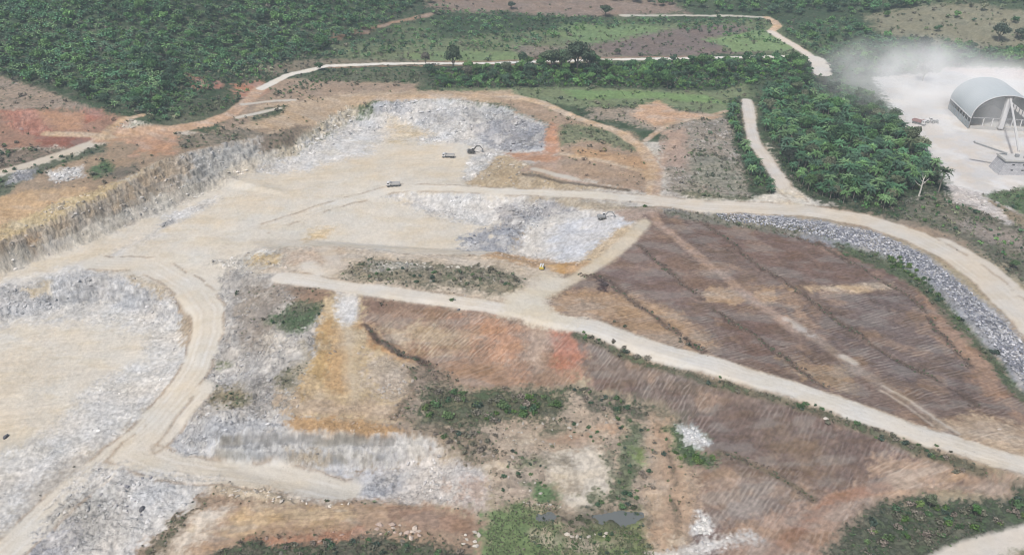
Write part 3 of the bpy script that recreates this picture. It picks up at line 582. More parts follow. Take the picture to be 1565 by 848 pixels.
# wheel tracks and spilled shoulders along the haul roads
MAINR = [([(1000,306),(900,298),(800,294),(720,290),(650,287),(600,288),(520,310),(400,350)], 10), ([(990,306),(1080,315),(1180,319),(1240,322),(1320,336),(1400,362),(1460,392),(1510,430),(1565,485),(1640,570)], 15),
         ([(430,424),(520,437),(600,448),(700,461),(780,472),(830,485),(900,499),(1013,537),(1100,560),(1180,586),(1269,614),(1346,641),(1424,668),(1500,692),(1565,712),(1720,764)], 11),
         ([(150,400),(230,405),(290,440),(318,475),(318,510),(300,560),(262,615),(215,665),(150,722),(70,790),(0,850)], 15), ([(300,600),(240,660),(200,690),(260,712),(330,722),(420,732),(520,752)], 15), ([(1142,154),(1145,180),(1152,215),(1175,250),(1196,280),(1220,308)], 9)]
def offs(P, d):
    T = np.gradient(P, axis=0); T /= np.linalg.norm(T, axis=1)[:, None] + 1e-9; return P + np.column_stack([-T[:, 1], T[:, 0]]) * d
def wroad(P, width, c, feather, warp, a, patch=None, cut=0, **kw):
    pad = width / 2 + feather + warp * 2 + 3
    sel = np.where((GX > P[:, 0].min() - pad) & (GX < P[:, 0].max() + pad) & (GY > P[:, 1].min() - pad) & (GY < P[:, 1].max() + pad))[0]
    x = GX[sel] + wx1[sel] * warp + wx2[sel] * .4; y = GY[sel] + wy1[sel] * warp + wy2[sel] * .4
    m = mask_at(P, x, y, False, width, feather) * a
    if patch: m *= np.clip((fbm(GX[sel], GY[sel], patch, 4, 3.3 + width) - cut) * 4 + .5, 0, 1)
    colr[sel] = colr[sel] * (1 - m[:, None]) + alb(c)[None, :] * m[:, None]
    for k in kw: msk[k][sel] = msk[k][sel] * (1 - m) + kw[k] * m
for pts, wd in MAINR:
    P = wpoly(pts, False)
    for d in (-wd * .30, -wd * .12, wd * .10, wd * .29): wroad(offs(P, d), .8, (192,178,156), .9, 1.2, .34, .05, -.1)
    for d in (-wd * .21, wd * .2): wroad(offs(P, d), 1.0, (222,216,206), 1.2, 1.2, .5, .04, -.05)
    for sg in (-1, 1):
        wroad(offs(P, sg * (wd / 2 + .3)), 1.6, (170,150,126), 1.4, 2.2, .75, .10, -.12, rub=.7, rough=.35)
        wroad(offs(P, sg * (wd / 2 - .8)), 1.2, (214,202,182), 1.6, 2.5, .6, .08, 0)
paint([(770,452),(810,438),(838,420),(872,428),(856,446),(832,462),(842,478),(900,492),(870,500),(820,494),(770,478)], (209,199,178), 2.5, 2, sm=.9)
#--ENDZONES--

# ------------------------------------------------------------------ relief detail, mesh, material
near_f = np.clip(1.2 - GY / 900, .15, 1)
e1 = fbm(GX, GY, .09, 4, 8.8); e2 = fbm(GX, GY, .45, 4, 31.1)
ridg = 1 - np.abs(fbm(GX, GY, .16, 4, 77.0)) * 2
rough = msk['rough']; rub = msk['rub']
GZ2 = GZ + rough * (e1 * 1.5 + e2 * .55) + rub * (e2 * .28) + .10 * e2 + .15 * e1
cl = msk['cliff']
GZ2 += cl * (fbm(GX, GY * .5, .16, 3, 41.) * 1.3 + fbm(GX, GY, .5, 3, 5.) * .45)
# benches: the faces break in steps
tm = np.clip(cl * .85 + .35 * np.clip(rub - .8, 0, .2) * 5 * np.clip(rough * 2 - .6, 0, 1), 0, .9)
bh = 2.8; zz = (GZ2 + .9 * fbm(GX, GY, .06, 3, 9.)) / bh; fr = zz - np.floor(zz)
stp = np.clip((fr - .5) * 4.5 + .5, 0, 1)
GZ2 += tm * (np.floor(zz) + stp - zz) * bh
# pond hollow stays flat
POND = [(828,790),(850,786),(888,790),(905,787),(935,781),(972,784),(976,792),(960,800),(935,809),(926,800),(905,799),(896,808),(878,806),(862,800),(846,797)]
PW = wpoly(POND); pz = -13.0
sel = np.where((GX > PW[:, 0].min() - 10) & (GX < PW[:, 0].max() + 10) & (GY > PW[:, 1].min() - 10) & (GY < PW[:, 1].max() + 10))[0]
m = mask_at(PW, GX[sel] + wx2[sel] * 1.5, GY[sel] + wy2[sel] * 1.5, True, 0, 4.0)
m2 = mask_at(PW, GX[sel], GY[sel], True, 0, 16.0)
tgt = pz + .5 - 1.3 * m + .8 * fbm(GX[sel], GY[sel], .16, 3, 19.)
for bx_, by_, br_ in ((886, 799, 4.5), (935, 803, 2.0), (856, 796, 1.6)):
    gx_, gy_, _ = ground(bx_, by_); tgt = tgt + 1.9 * np.exp(-(((GX[sel] - gx_) ** 2 + (GY[sel] - gy_) ** 2) / br_ ** 2))
GZ2[sel] = GZ2[sel] * (1 - np.clip(m2 * 2, 0, 1)) + tgt * np.clip(m2 * 2, 0, 1)
rg_ = np.clip(np.clip(m2 * 2.2, 0, 1) - m, 0, 1) * np.clip(.6 + 1.5 * wx2[sel], 0, 1); colr[sel] = colr[sel] * (1 - rg_[:, None] * .75) + alb((112, 104, 80)) * rg_[:, None] * .75
colr[sel] = colr[sel] * (1 - m[:, None] * .8) + np.array([.09, .085, .065]) * m[:, None] * .8
# haul roads and floors keep small ruts only
big = .5 + .5 * fbm(GX, GY, .02, 4, 90.)
SMO = 1 - .85 * msk['sm']
colr *= (1 + (-.10 + .20 * big) * (.4 + .6 * SMO))[:, None]
sub = fbm(GX, GY, .11, 4, 66.)
colr *= (1 + .13 * sub * SMO)[:, None]
hue = fbm(GX, GY, .05, 3, 21.)[:, None]; colr *= 1 + hue * np.array([.05, 0, -.07])
rk = np.clip(np.maximum(msk['rub'], msk['cliff']) - .35, 0, .6) / .6
q1 = fbm(GX, GY, .07, 6, 101.); q2 = fbm(GX, GY, .16, 5, 140.); q3 = fbm(GX, GY, .035, 5, 170.)
crack = np.clip(1 - np.abs(q2) * 9, 0, 1) * np.clip(q1 * 3 + .6, 0, 1)
colr *= (1 - .26 * crack * rk)[:, None]
sheet = np.clip((q1 - .12) * 7, 0, 1) * rk * (1 - msk['cliff'] * .6) * .35
colr = colr * (1 - sheet[:, None]) + alb((212, 205, 194))[None, :] * sheet[:, None]
dk = np.clip((-q3 - .16) * 6, 0, 1) * np.clip((q2 + .1) * 6, 0, 1) * rk
colr *= (1 - .18 * dk)[:, None]
# thin weathering everywhere else: paler and darker crumbs with sharp edges
fld = np.clip(np.maximum(msk['sa'], msk['sb']), 0, 1)
rill = np.clip(1 - np.abs(fbm(GX, GY, .045, 5, 311.)) * 16, 0, 1) * np.clip(fbm(GX, GY, .02, 3, 77.) * 3 + .4, 0, 1) * fld
colr *= (1 - .30 * rill)[:, None]; GZ2 -= .35 * rill
pale = np.clip((fbm(GX, GY, .05, 5, 401.) - .16) * 7, 0, 1) * fld * .40
colr = colr * (1 - pale[:, None]) + alb((174, 142, 112))[None, :] * pale[:, None]
drk = np.clip((-fbm(GX, GY, .03, 5, 431.) - .10) * 6, 0, 1) * fld * .35; colr *= (1 - drk[:, None] * np.array([.42, .45, .42]))
soil = np.clip(1 - msk['veg'] * .5, 0, 1) * SMO
colr *= (1 + soil * (.10 * np.clip(q2 * 5, -1, 1) * .5 + .12 * np.clip((np.abs(q1) - .3) * 8, 0, 1)))[:, None]
q4 = fbm(GX, GY, .5, 4, 210.); colr *= (1 + soil * .16 * np.clip(q4 * 3, -1, 1))[:, None]
q5 = fbm(GX * .45 + GY * .1, GY, .10, 5, 260.)             # scraped, tracked and rained-on streaks of the floors
fl = (.25 + .75 * SMO) * np.clip(1 - msk['veg'] * 3, 0, 1) * np.clip(1 - msk['rub'] * 1.5, 0, 1)
wh = np.clip((q5 - .10) * 6, 0, 1) * fl * .30; colr = colr * (1 - wh[:, None]) + alb((216, 210, 200))[None, :] * wh[:, None] * np.clip(colr.mean(1) / .42, .45, 1)[:, None]
br = np.clip((-q5 - .12) * 6, 0, 1) * fl * .22; colr *= (1 - br * np.array([[.35], [.55], [.9]])).T if False else (1 - br[:, None] * np.array([.30, .48, .85])[None, :])
colr = np.clip(colr, .01, .8)
# height sampling with detail, for placing things
def surf(x, y):
    """ground height of the finished mesh"""
    x = np.asarray(x, float); y = np.asarray(y, float)
    r = np.clip(np.searchsorted(YY, y) - 1, 0, NR - 2); ty = np.clip((y - YY[r]) / (YY[r + 1] - YY[r]), 0, 1)
    def row(rr):
        u = x / W[rr]; c = np.clip(np.searchsorted(U, u) - 1, 0, NC - 2); t = np.clip((u - U[c]) / (U[c + 1] - U[c]), 0, 1)
        return GZ2[rr * NC + c] * (1 - t) + GZ2[rr * NC + c + 1] * t
    return row(r) * (1 - ty) + row(r + 1) * ty

def raw_mesh(name, co, faces_idx, loops_per=4):
    me = bpy.data.meshes.new(name); n = len(co); nf = len(faces_idx)
    me.vertices.add(n); me.vertices.foreach_set('co', np.ascontiguousarray(co, np.float32).ravel())
    me.loops.add(nf * loops_per); me.loops.foreach_set('vertex_index', np.ascontiguousarray(faces_idx, np.int32).ravel())
    me.polygons.add(nf); me.polygons.foreach_set('loop_start', np.arange(0, nf * loops_per, loops_per, dtype=np.int32))
    me.update(calc_edges=True)
    return me
i = np.arange(NV).reshape(NR, NC)
quads = np.stack([i[:-1, :-1], i[:-1, 1:], i[1:, 1:], i[1:, :-1]], -1).reshape(-1, 4)
gm = raw_mesh('ground', np.stack([GX, GY, GZ2], 1), quads)
gm.polygons.foreach_set('use_smooth', np.ones(len(quads), bool))
def attr_col(me, name, rgb):
    a = me.attributes.new(name, 'FLOAT_COLOR', 'POINT'); b = np.ones((len(rgb), 4), np.float32); b[:, :3] = rgb; a.data.foreach_set('color', b.ravel())
attr_col(gm, 'Col', colr)
attr_col(gm, 'MA', np.stack([msk['rub'], msk['sa'], msk['sb']], 1)); attr_col(gm, 'MC', np.stack([msk['sm']] * 3, 1)); attr_col(gm, 'MB', np.stack([msk['sc'], msk['veg'], msk['cliff']], 1))
ground_o = bpy.data.objects.new('ground', gm); COL.objects.link(ground_o); ground_o['kind'] = 'structure'

class NT:
    def __init__(s, name):
        s.m = bpy.data.materials.new(name); s.m.use_nodes = True; s.t = s.m.node_tree; s.b = s.t.nodes['Principled BSDF']
    def n(s, typ, **kw):
        nd = s.t.nodes.new(typ)
        for k, v in kw.items():
            if k.startswith('i_'):
                key = k[2:]; key = int(key) if key.isdigit() else key.replace('_', ' ')
                if hasattr(v, 'is_output') or isinstance(v, bpy.types.NodeSocket): s.t.links.new(v, nd.inputs[key])
                else: nd.inputs[key].default_value = v
            else: setattr(nd, k, v)
        return nd
    def math(s, op, a, b=None, c=None, clamp=False):
        nd = s.t.nodes.new('ShaderNodeMath'); nd.operation = op; nd.use_clamp = clamp
        for k, v in enumerate((a, b, c)):
            if v is None: continue
            if isinstance(v, bpy.types.NodeSocket): s.t.links.new(v, nd.inputs[k])
            else: nd.inputs[k].default_value = v
        return nd.outputs[0]
    def mix(s, fac, a, b, mode='MIX'):
        nd = s.t.nodes.new('ShaderNodeMix'); nd.data_type = 'RGBA'; nd.blend_type = mode; nd.clamp_factor = True
        for k, v in ((0, fac), (6, a), (7, b)):
            if isinstance(v, bpy.types.NodeSocket): s.t.links.new(v, nd.inputs[k])
            else: nd.inputs[k].default_value = v if k == 0 else (*v, 1) if len(v) == 3 else v
        return nd.outputs[2]
    def noise(s, vec, scale, detail=4, rough=.55):
        return s.n('ShaderNodeTexNoise', i_Vector=vec, i_Scale=scale, i_Detail=detail, i_Roughness=rough).outputs['Fac']
    def ramp(s, v, lo, hi):
        return s.n('ShaderNodeMapRange', i_Value=v, i_From_Min=lo, i_From_Max=hi).outputs[0]

g = NT('ground_soil'); T = g.t
tc = g.n('ShaderNodeNewGeometry').outputs['Position']
C = g.n('ShaderNodeAttribute', attribute_name='Col').outputs['Color']
MA = g.n('ShaderNodeSeparateColor', i_0=g.n('ShaderNodeAttribute', attribute_name='MA').outputs['Color']).outputs
MB = g.n('ShaderNodeSeparateColor', i_0=g.n('ShaderNodeAttribute', attribute_name='MB').outputs['Color']).outputs
RUB, SA, SB = MA[0], MA[1], MA[2]; SC, VEG, CLF = MB[0], MB[1], MB[2]
def stretched(ang, sx, sy):
    return g.n('ShaderNodeMapping', vector_type='POINT', i_Vector=g.n('ShaderNodeVectorRotate', rotation_type='Z_AXIS', i_Vector=tc, i_Angle=R(ang)).outputs[0], i_Scale=(sx, sy, .3)).outputs[0]
n_big = g.noise(tc, .16, 5, .6); n_mid = g.noise(tc, .9, 5, .65)
c = g.mix(1.0, C, g.n('ShaderNodeCombineColor', i_0=g.ramp(n_big, .2, .8), i_1=g.ramp(n_big, .2, .8), i_2=g.ramp(n_big, .2, .8)).outputs[0], 'MIX') if False else C
def gain(col, fac, lo, hi, f0=.25, f1=.75):
    v = g.n('ShaderNodeMapRange', i_Value=fac, i_From_Min=f0, i_From_Max=f1, i_To_Min=lo, i_To_Max=hi).outputs[0]
    vm = g.n('ShaderNodeVectorMath', operation='SCALE', i_0=col, i_Scale=v); return vm.outputs[0]
SM = g.n('ShaderNodeSeparateColor', i_0=g.n('ShaderNodeAttribute', attribute_name='MC').outputs['Color']).outputs[0]; NS = g.math('SUBTRACT', 1.0, g.math('MULTIPLY', SM, .8))
c = g.mix(NS, c, gain(gain(c, n_big, .88, 1.10), n_mid, .88, 1.10))
# rubble: blocks with their own tone, dark gaps
rx = g.n('ShaderNodeVectorMath', operation='ADD', i_0=tc, i_1=g.n('ShaderNodeVectorMath', operation='SCALE', i_0=g.n('ShaderNodeTexNoise', i_Vector=tc, i_Scale=.5, i_Detail=3.0).outputs['Color'], i_Scale=1.6).outputs[0]).outputs[0]
v1 = g.n('ShaderNodeTexVoronoi', i_Vector=rx, i_Scale=.75); v2_ = g.n('ShaderNodeTexVoronoi', i_Vector=rx, i_Scale=1.7)
cell = g.n('ShaderNodeSeparateColor', i_0=v1.outputs['Color']).outputs[0]; cell2 = g.n('ShaderNodeSeparateColor', i_0=v2_.outputs['Color']).outputs[1]
tone = g.math('ADD', g.math('MULTIPLY', cell, .5), g.math('MULTIPLY', cell2, .5))
rubpat = g.math('MULTIPLY', RUB, g.ramp(g.noise(tc, .06, 7, .72), .44, .58), clamp=True)
c = g.mix(rubpat, c, gain(c, tone, .66, 1.12, .15, .85))
dark = g.math('MULTIPLY', g.ramp(g.noise(rx, .42, 6, .75), .585, .64), g.math('MULTIPLY', RUB, g.ramp(g.noise(tc, .05, 3), .42, .56)))
c = g.mix(g.math('MULTIPLY', dark, .55), c, gain(c, dark, .45, .45))
# dozer marks
def stripes(c, mask, ang, sx, sy, lo=.50, hi=.62):
    st = stretched(ang, 1, 1); sy_ = g.n('ShaderNodeSeparateXYZ', i_0=st).outputs[1]
    ph = g.math('ADD', g.math('MULTIPLY', sy_, 3.6 * sy), g.math('MULTIPLY', g.noise(tc, .035, 3, .5), 26.0))
    line = g.math('MULTIPLY', g.math('SINE', ph), g.ramp(g.noise(stretched(ang, sx * .9, .28), 1.0, 3, .6), .46, .60))
    nz = g.math('ADD', g.math('MULTIPLY', g.noise(stretched(ang, sx, sy), 1.0, 4, .6), .62), g.math('ADD', g.math('MULTIPLY', line, .17), .19))
    patch = g.ramp(g.noise(tc, .045, 3, .5), .34, .54)
    k = g.math('MULTIPLY', g.math('MULTIPLY', mask, patch), .46)
    c = g.mix(g.math('MULTIPLY', k, g.ramp(nz, lo, hi)), c, g.mix(.5, gain(c, k, 1.35, 1.35), (.40, .36, .32)))
    return g.mix(g.math('MULTIPLY', k, g.ramp(nz, .47, .38)), c, gain(c, k, .66, .66)), nz
c, sn1 = stripes(c, SA, -24, .13, 1.0)
c, sn2 = stripes(c, SB, -52, .16, .95)
nzc = g.noise(stretched(-8, .03, .5), 1.0, 4, .55)
c = g.mix(g.math('MULTIPLY', SC, .8), c, gain(c, nzc, .80, 1.18, .35, .65))
sp = g.ramp(g.noise(tc, 1.15, 2, .5), .665, .71); sp = g.math('MULTIPLY', sp, NS); c = g.mix(g.math('MULTIPLY', sp, .55), c, gain(c, sp, 1.35, 1.35))
sp2 = g.math('MULTIPLY', g.ramp(g.noise(g.n('ShaderNodeVectorMath', operation='ADD', i_0=tc, i_1=(31, 7, 3)).outputs[0], .8, 3, .6), .645, .69), g.ramp(g.noise(tc, .06, 3), .40, .60)); c = g.mix(g.math('MULTIPLY', sp2, .5), c, gain(c, sp2, .55, .55))
# faces of rock: upright joints and level beds
sepz = g.n('ShaderNodeMapping', i_Vector=tc, i_Scale=(.42, .42, .20)).outputs[0]; bedz = g.n('ShaderNodeMapping', i_Vector=tc, i_Scale=(.03, .03, .8)).outputs[0]
nj = g.noise(sepz, 1.0, 5, .7); nb = g.noise(bedz, 1.0, 4, .6)
c = g.mix(CLF, c, gain(gain(c, nj, .80, 1.16, .34, .66), nb, .82, 1.14, .35, .65))
# ground cover
nv = g.noise(tc, .35, 6, .72)
vm = g.math('MULTIPLY', g.ramp(g.math('ADD', nv, g.math('MULTIPLY', VEG, .16)), .60, .68), VEG, clamp=True)
veg_c = g.mix(g.ramp(g.noise(tc, .09, 3), .38, .62), (.052, .082, .042), (.110, .110, .082))
c = g.mix(g.math('MULTIPLY', vm, .8), c, gain(veg_c, n_mid, .6, 1.5))
T.links.new(c, g.b.inputs['Base Color']); g.b.inputs['Roughness'].default_value = .95; g.b.inputs['Specular IOR Level'].default_value = .15
hb = g.math('ADD', g.math('MULTIPLY', g.math('SUBTRACT', tone, g.math('MULTIPLY', v1.outputs['Distance'], 1.2)), g.math('MULTIPLY', rubpat, .55)), g.math('MULTIPLY', n_mid, .28))
hb = g.math('ADD', hb, g.math('MULTIPLY', g.math('MULTIPLY', nj, CLF), 1.3))
hb = g.math('ADD', hb, g.math('ADD', g.math('MULTIPLY', g.math('MULTIPLY', sn1, SA), .8), g.math('MULTIPLY', g.math('MULTIPLY', sn2, SB), .8)))
hb = g.math('ADD', hb, g.math('MULTIPLY', vm, .5))
bp = g.n('ShaderNodeBump', i_Height=hb, i_Distance=1.0, i_Strength=.75)
T.links.new(bp.outputs[0], g.b.inputs['Normal'])
gm.materials.append(g.m)
#--REST--
# ------------------------------------------------------------------ foliage, trunks, rocks: unit shapes as arrays
rg = np.random.default_rng(11)
def leaf_quad(c, t, b, l, wd):
    """quad centred on c along t, across b"""
    return [c - t * l - b * wd * .35, c - t * l + b * wd * .35, c + t * l * .9 + b * wd, c + t * l * .9 - b * wd]
def unit(v): return v / (np.linalg.norm(v) + 1e-9)
def palm_crown(nf, seg, L, seed):
    r = np.random.default_rng(seed); V = []; S = []
    for f in range(nf):
        az = f * 2.399 + r.uniform(-.3, .3); lay = f / nf
        el = R(78) - lay * R(70) + r.uniform(-.12, .12); ln = L * r.uniform(.8, 1.1) * (1 - .2 * (lay < .2))
        h = np.array([math.cos(az), math.sin(az), 0.]); p = np.zeros(3); e = el; dl = ln / seg; tone = r.uniform(.75, 1.25)
        if lay > .85: tone *= .8
        side = np.array([-h[1], h[0], 0.])
        for k in range(seg):
            d = h * math.cos(e) + np.array([0, 0, math.sin(e)]); q = p + d * dl
            wd0 = ln * .135 * math.sin(math.pi * min(1, .22 + .78 * k / seg)); wd1 = ln * .135 * math.sin(math.pi * min(.97, .22 + .78 * (k + 1) / seg)) * .8
            for sgn in (-1, 1):
                up = np.array([0, 0, -.45]); a0 = p; a1 = q - d * dl * .12
                V += [a0, a1, a1 + (side * sgn + up + d * .5) * wd1, a0 + (side * sgn + up + d * .5) * wd0 + d * dl * .1]
                tt = tone * r.uniform(.85, 1.15); S += [tt] * 4
            p = q; e -= r.uniform(.28, .42) * (5 / seg)
    return np.array(V), np.array(S)
def leafy(n, lobes, size, seed, flat=.5):
    """leaf clumps spread through the outer volume of several lobes (centre, radii)"""
    r = np.random.default_rng(seed); V = []; S = []
    wts = np.array([l[1][0] * l[1][1] for l in lobes]); wts = wts / wts.sum()
    lt = [r.uniform(.8, 1.2) for _ in lobes]
    for k in range(n):
        j = r.choice(len(lobes), p=wts); c, rad = np.array(lobes[j][0], float), np.array(lobes[j][1], float)
        d = unit(r.normal(size=3)); d[2] = d[2] * .8 + .15
        p = c + d * rad * r.uniform(.55, 1.08) * (1 + .18 * math.sin(5 * d[0] + 7 * d[1] + seed))
        nrm = unit(d + r.normal(size=3) * .55); t = unit(np.cross(nrm, r.normal(size=3))); b = np.cross(nrm, t)
        s = size * r.uniform(.6, 1.3)
        V += [p - t * s - b * s * .5, p + t * s * .4 - b * s * .8, p + t * s + b * s * .5, p - t * s * .3 + b * s * .9]
        S += [lt[j] * r.uniform(.65, 1.35)] * 4
    return np.array(V), np.array(S)
def tube(pts, rads, n=6):
    V = []; pts = [np.array(p, float) for p in pts]
    rings = []
    for k, p in enumerate(pts):
        d = unit(pts[min(k + 1, len(pts) - 1)] - pts[max(k - 1, 0)]); a = unit(np.cross(d, [.13, .97, .2])); b = np.cross(d, a)
        rings.append([p + (a * math.cos(2 * math.pi * j / n) + b * math.sin(2 * math.pi * j / n)) * rads[k] for j in range(n)])
    for k in range(len(rings) - 1):
        for j in range(n):
            V += [rings[k][j], rings[k][(j + 1) % n], rings[k + 1][(j + 1) % n], rings[k + 1][j]]
    return np.array(V)
def rock_shape(seed, cut=.25):
    """angular block of 6 bent faces split into quads"""
    r = np.random.default_rng(seed); n = 3
    P = {}
    def pt(a, b, c):
        k = (a, b, c)
        if k not in P:
            v = np.array([a, b, c], float) - 1; v = unit(v) * (.62 + .30 * np.abs(v).max() / np.linalg.norm(v) if np.linalg.norm(v) else 1)
            P[k] = v * np.array([1., .8, .62]) * 1.5 + r.uniform(-1, 1, 3) * cut
        return P[k]
    V = []
    for ax in range(3):
        for sd_ in (0, 2):
            for i in range(2):
                for j in range(2):
                    q = []
                    for (u, v) in ((i, j), (i + 1, j), (i + 1, j + 1), (i, j + 1)):
                        k = [0, 0, 0]; k[ax] = sd_; k[(ax + 1) % 3] = u; k[(ax + 2) % 3] = v; q.append(pt(*k))
                    V += q if sd_ else q[::-1]
    return np.array(V)
def quad_mesh(name, V, S=None, mat=None):
    me = raw_mesh(name, V, np.arange(len(V)).reshape(-1, 4))
    if S is None: S = np.ones(len(V))
    attr_col(me, 'Col', np.repeat(np.asarray(S)[:, None], 3, 1))
    if mat: me.materials.append(mat)
    return me
def leaf_mat(name, rough=.75):
    m = NT(name); o = m.n('ShaderNodeObjectInfo').outputs['Color']; a = m.n('ShaderNodeAttribute', attribute_name='Col').outputs['Color']
    c = m.mix(1.0, o, a, 'MULTIPLY'); m.t.links.new(c, m.b.inputs['Base Color']); m.b.inputs['Roughness'].default_value = rough
    m.b.inputs['Specular IOR Level'].default_value = .2
    return m.m
M_leaf = leaf_mat('leaves', .65); M_bark = leaf_mat('bark', .9)
mr = NT('broken_rock'); o_ = mr.n('ShaderNodeObjectInfo').outputs['Color']; a_ = mr.n('ShaderNodeAttribute', attribute_name='Col').outputs['Color']
pos = mr.n('ShaderNodeNewGeometry').outputs['Position']
nzr = mr.n('ShaderNodeMapRange', i_Value=mr.noise(pos, 2.2, 5, .65), i_From_Min=.3, i_From_Max=.7, i_To_Min=.72, i_To_Max=1.15).outputs[0]
mr.t.links.new(mr.n('ShaderNodeVectorMath', operation='SCALE', i_0=mr.mix(1.0, o_, a_, 'MULTIPLY'), i_Scale=nzr).outputs[0], mr.b.inputs['Base Color'])
mr.b.inputs['Roughness'].default_value = .92; mr.t.links.new(mr.n('ShaderNodeBump', i_Height=mr.noise(pos, 4.0, 4, .6), i_Distance=.2, i_Strength=.6).outputs[0], mr.b.inputs['Normal'])
M_rock = mr.m

PALM_NEAR = [palm_crown(24, 5, 5.2, k) for k in range(4)]
PALM_FAR = [palm_crown(18, 3, 5.2, 20 + k) for k in range(4)]
PALM_VFAR = [palm_crown(12, 2, 5.4, 30 + k) for k in range(3)]
def tree_lobes(seed, w, h, base):
    r = np.random.default_rng(seed); L = [((0, 0, base + h * .55), (w * .62, w * .62, h * .42))]
    for k in range(6):
        a = k * 1.05 + r.uniform(-.3, .3); d = w * r.uniform(.45, .75)
        L.append(((math.cos(a) * d, math.sin(a) * d, base + h * r.uniform(.3, .75)), (w * r.uniform(.28, .45),) * 2 + (h * r.uniform(.18, .3),)))
    return L
BROAD_NEAR = [leafy(1100, tree_lobes(k, 4.2, 6.5, 2.6), .34, 50 + k) for k in range(4)]
BROAD_FAR = [leafy(240, tree_lobes(k + 9, 4.2, 6.5, 1.4), .68, 60 + k) for k in range(4)]
def bush_lobes(seed):
    r = np.random.default_rng(seed); return [((r.uniform(-.5, .5), r.uniform(-.5, .5), r.uniform(.3, .7)), (r.uniform(.4, .75), r.uniform(.4, .75), r.uniform(.35, .7))) for _ in range(4)]
BUSH_NEAR = [leafy(110, bush_lobes(k), .17, 80 + k) for k in range(5)]
BUSH_FAR = [leafy(24, bush_lobes(k), .26, 90 + k) for k in range(5)]
def tuft(seed):
    r = np.random.default_rng(seed); V = []; S = []
    for k in range(7):
        a = r.uniform(0, 6.28); h = np.array([math.cos(a), math.sin(a), 0]); c = h * r.uniform(0, .35); t = unit(h * r.uniform(.2, .9) + [0, 0, 1.]); b = np.array([-h[1], h[0], 0])
        V += [c - b * .10, c + b * .10, c + t * .8 + b * .14, c + t * .8 - b * .14]; S += [r.uniform(.6, 1.4)] * 4
    return np.array(V), np.array(S)
TUFT = [tuft(k) for k in range(4)]
ROCKS = [rock_shape(k) for k in range(6)]

def realise(name, shapes, xyz, scl, rot, cols, mat, kind='stuff', label=None, cat=None, tilt=0):
    """one mesh out of many placed shapes, each with its own colour"""
    Vs = []; Cs = []; pick = rg.integers(0, len(shapes), len(xyz))
    for s in range(len(shapes)):
        k = np.where(pick == s)[0]
        if not len(k): continue
        sh = shapes[s]; V, S = sh if isinstance(sh, tuple) else (sh, np.ones(len(sh)))
        c, sn = np.cos(rot[k])[:, None], np.sin(rot[k])[:, None]
        sc = scl[k]; sc = sc[:, None] if sc.ndim == 1 else sc
        sx, sy, sz = (sc[:, 0:1], sc[:, -1:] if sc.shape[1] == 1 else sc[:, 1:2], sc[:, -1:])
        vx, vy, vz = V[:, 0][None] * sx, V[:, 1][None] * sy, V[:, 2][None] * sz
        if tilt:
            ta = rg.uniform(-tilt, tilt, (len(k), 1)); vy, vz = vy * np.cos(ta) - vz * np.sin(ta), vy * np.sin(ta) + vz * np.cos(ta)
        X = vx * c - vy * sn + xyz[k, 0:1]; Y = vx * sn + vy * c + xyz[k, 1:2]; Z = vz + xyz[k, 2:3]
        Vs.append(np.stack([X, Y, Z], -1).reshape(-1, 3)); Cs.append((cols[k][:, None, :] * S[None, :, None]).reshape(-1, 3))
    V = np.concatenate(Vs); Cc = np.clip(np.concatenate(Cs), 0, .9)
    me = raw_mesh(name, V, np.arange(len(V)).reshape(-1, 4)); attr_col(me, 'Col', Cc); me.materials.append(mat)
    o = bpy.data.objects.new(name, me); COL.objects.link(o); o.color = (1, 1, 1, 1); o['kind'] = kind
    if label: o['label'] = label
    if cat: o['category'] = cat
    return o
def inside(P, x, y): return sdist(P, x, y, True) > 0
def scatter(pts, spacing, keep=1.0, world=False):
    P = np.array(pts) if world else wpoly(pts)
    x0, y0 = P.min(0); x1, y1 = P.max(0)
    gx, gy = np.meshgrid(np.arange(x0, x1, spacing), np.arange(y0, y1, spacing))
    gx = gx.ravel() + rg.uniform(-.48, .48, gx.size) * spacing; gy = gy.ravel() + rg.uniform(-.48, .48, gy.size) * spacing
    m = inside(P, gx, gy) & (rg.random(gx.size) < keep); return gx[m], gy[m]
ROADS_W = [(wpoly(p, False), w) for p, w in (
  ([(0,264),(105,232),(160,214),(250,199),(355,175),(400,136),(440,115),(500,101),(600,97.5),(750,97),(900,92),(1050,89.5),(1225,86),(1252,96)], 9),
  ([(1172,27),(1184,33),(1188,40),(1178,48),(1200,62),(1236,84),(1252,96),(1256,112)], 10), ([(950,24),(1050,24),(1172,27)], 7),
  ([(1142,154),(1145,180),(1152,215),(1175,250),(1196,280),(1220,308)], 13), ([(990,306),(1180,319),(1240,322),(1320,336),(1400,362),(1460,392),(1510,430),(1565,485)], 19))]
def off_road(x, y, extra=0):
    m = np.ones(x.shape, bool)
    for P, w in ROADS_W: m &= sdist(P, x, y, False) > w / 2 + extra
    return m
def tag(o, label=None, cat=None, group=None, kind=None):
    for k, v in (('label', label), ('category', cat), ('group', group), ('kind', kind)):
        if v: o[k] = v
    return o

# colours of leaves (albedo)
G_PALM = np.array([(.078,.142,.088),(.066,.125,.084),(.115,.175,.085),(.064,.100,.080),(.14,.19,.11)])
G_TREE = np.array([(.058,.110,.062),(.082,.148,.066),(.056,.085,.066),(.105,.165,.070)])
G_DRY = np.array([(.175,.160,.130),(.135,.135,.100),(.21,.18,.15)])
G_BRIGHT = np.array([(.085,.155,.040),(.070,.130,.040),(.110,.165,.055)])
def cols_of(pal, n, var=.22):
    c = pal[rg.integers(0, len(pal), n)]; return c * (1 + rg.uniform(-var, var, (n, 1)))

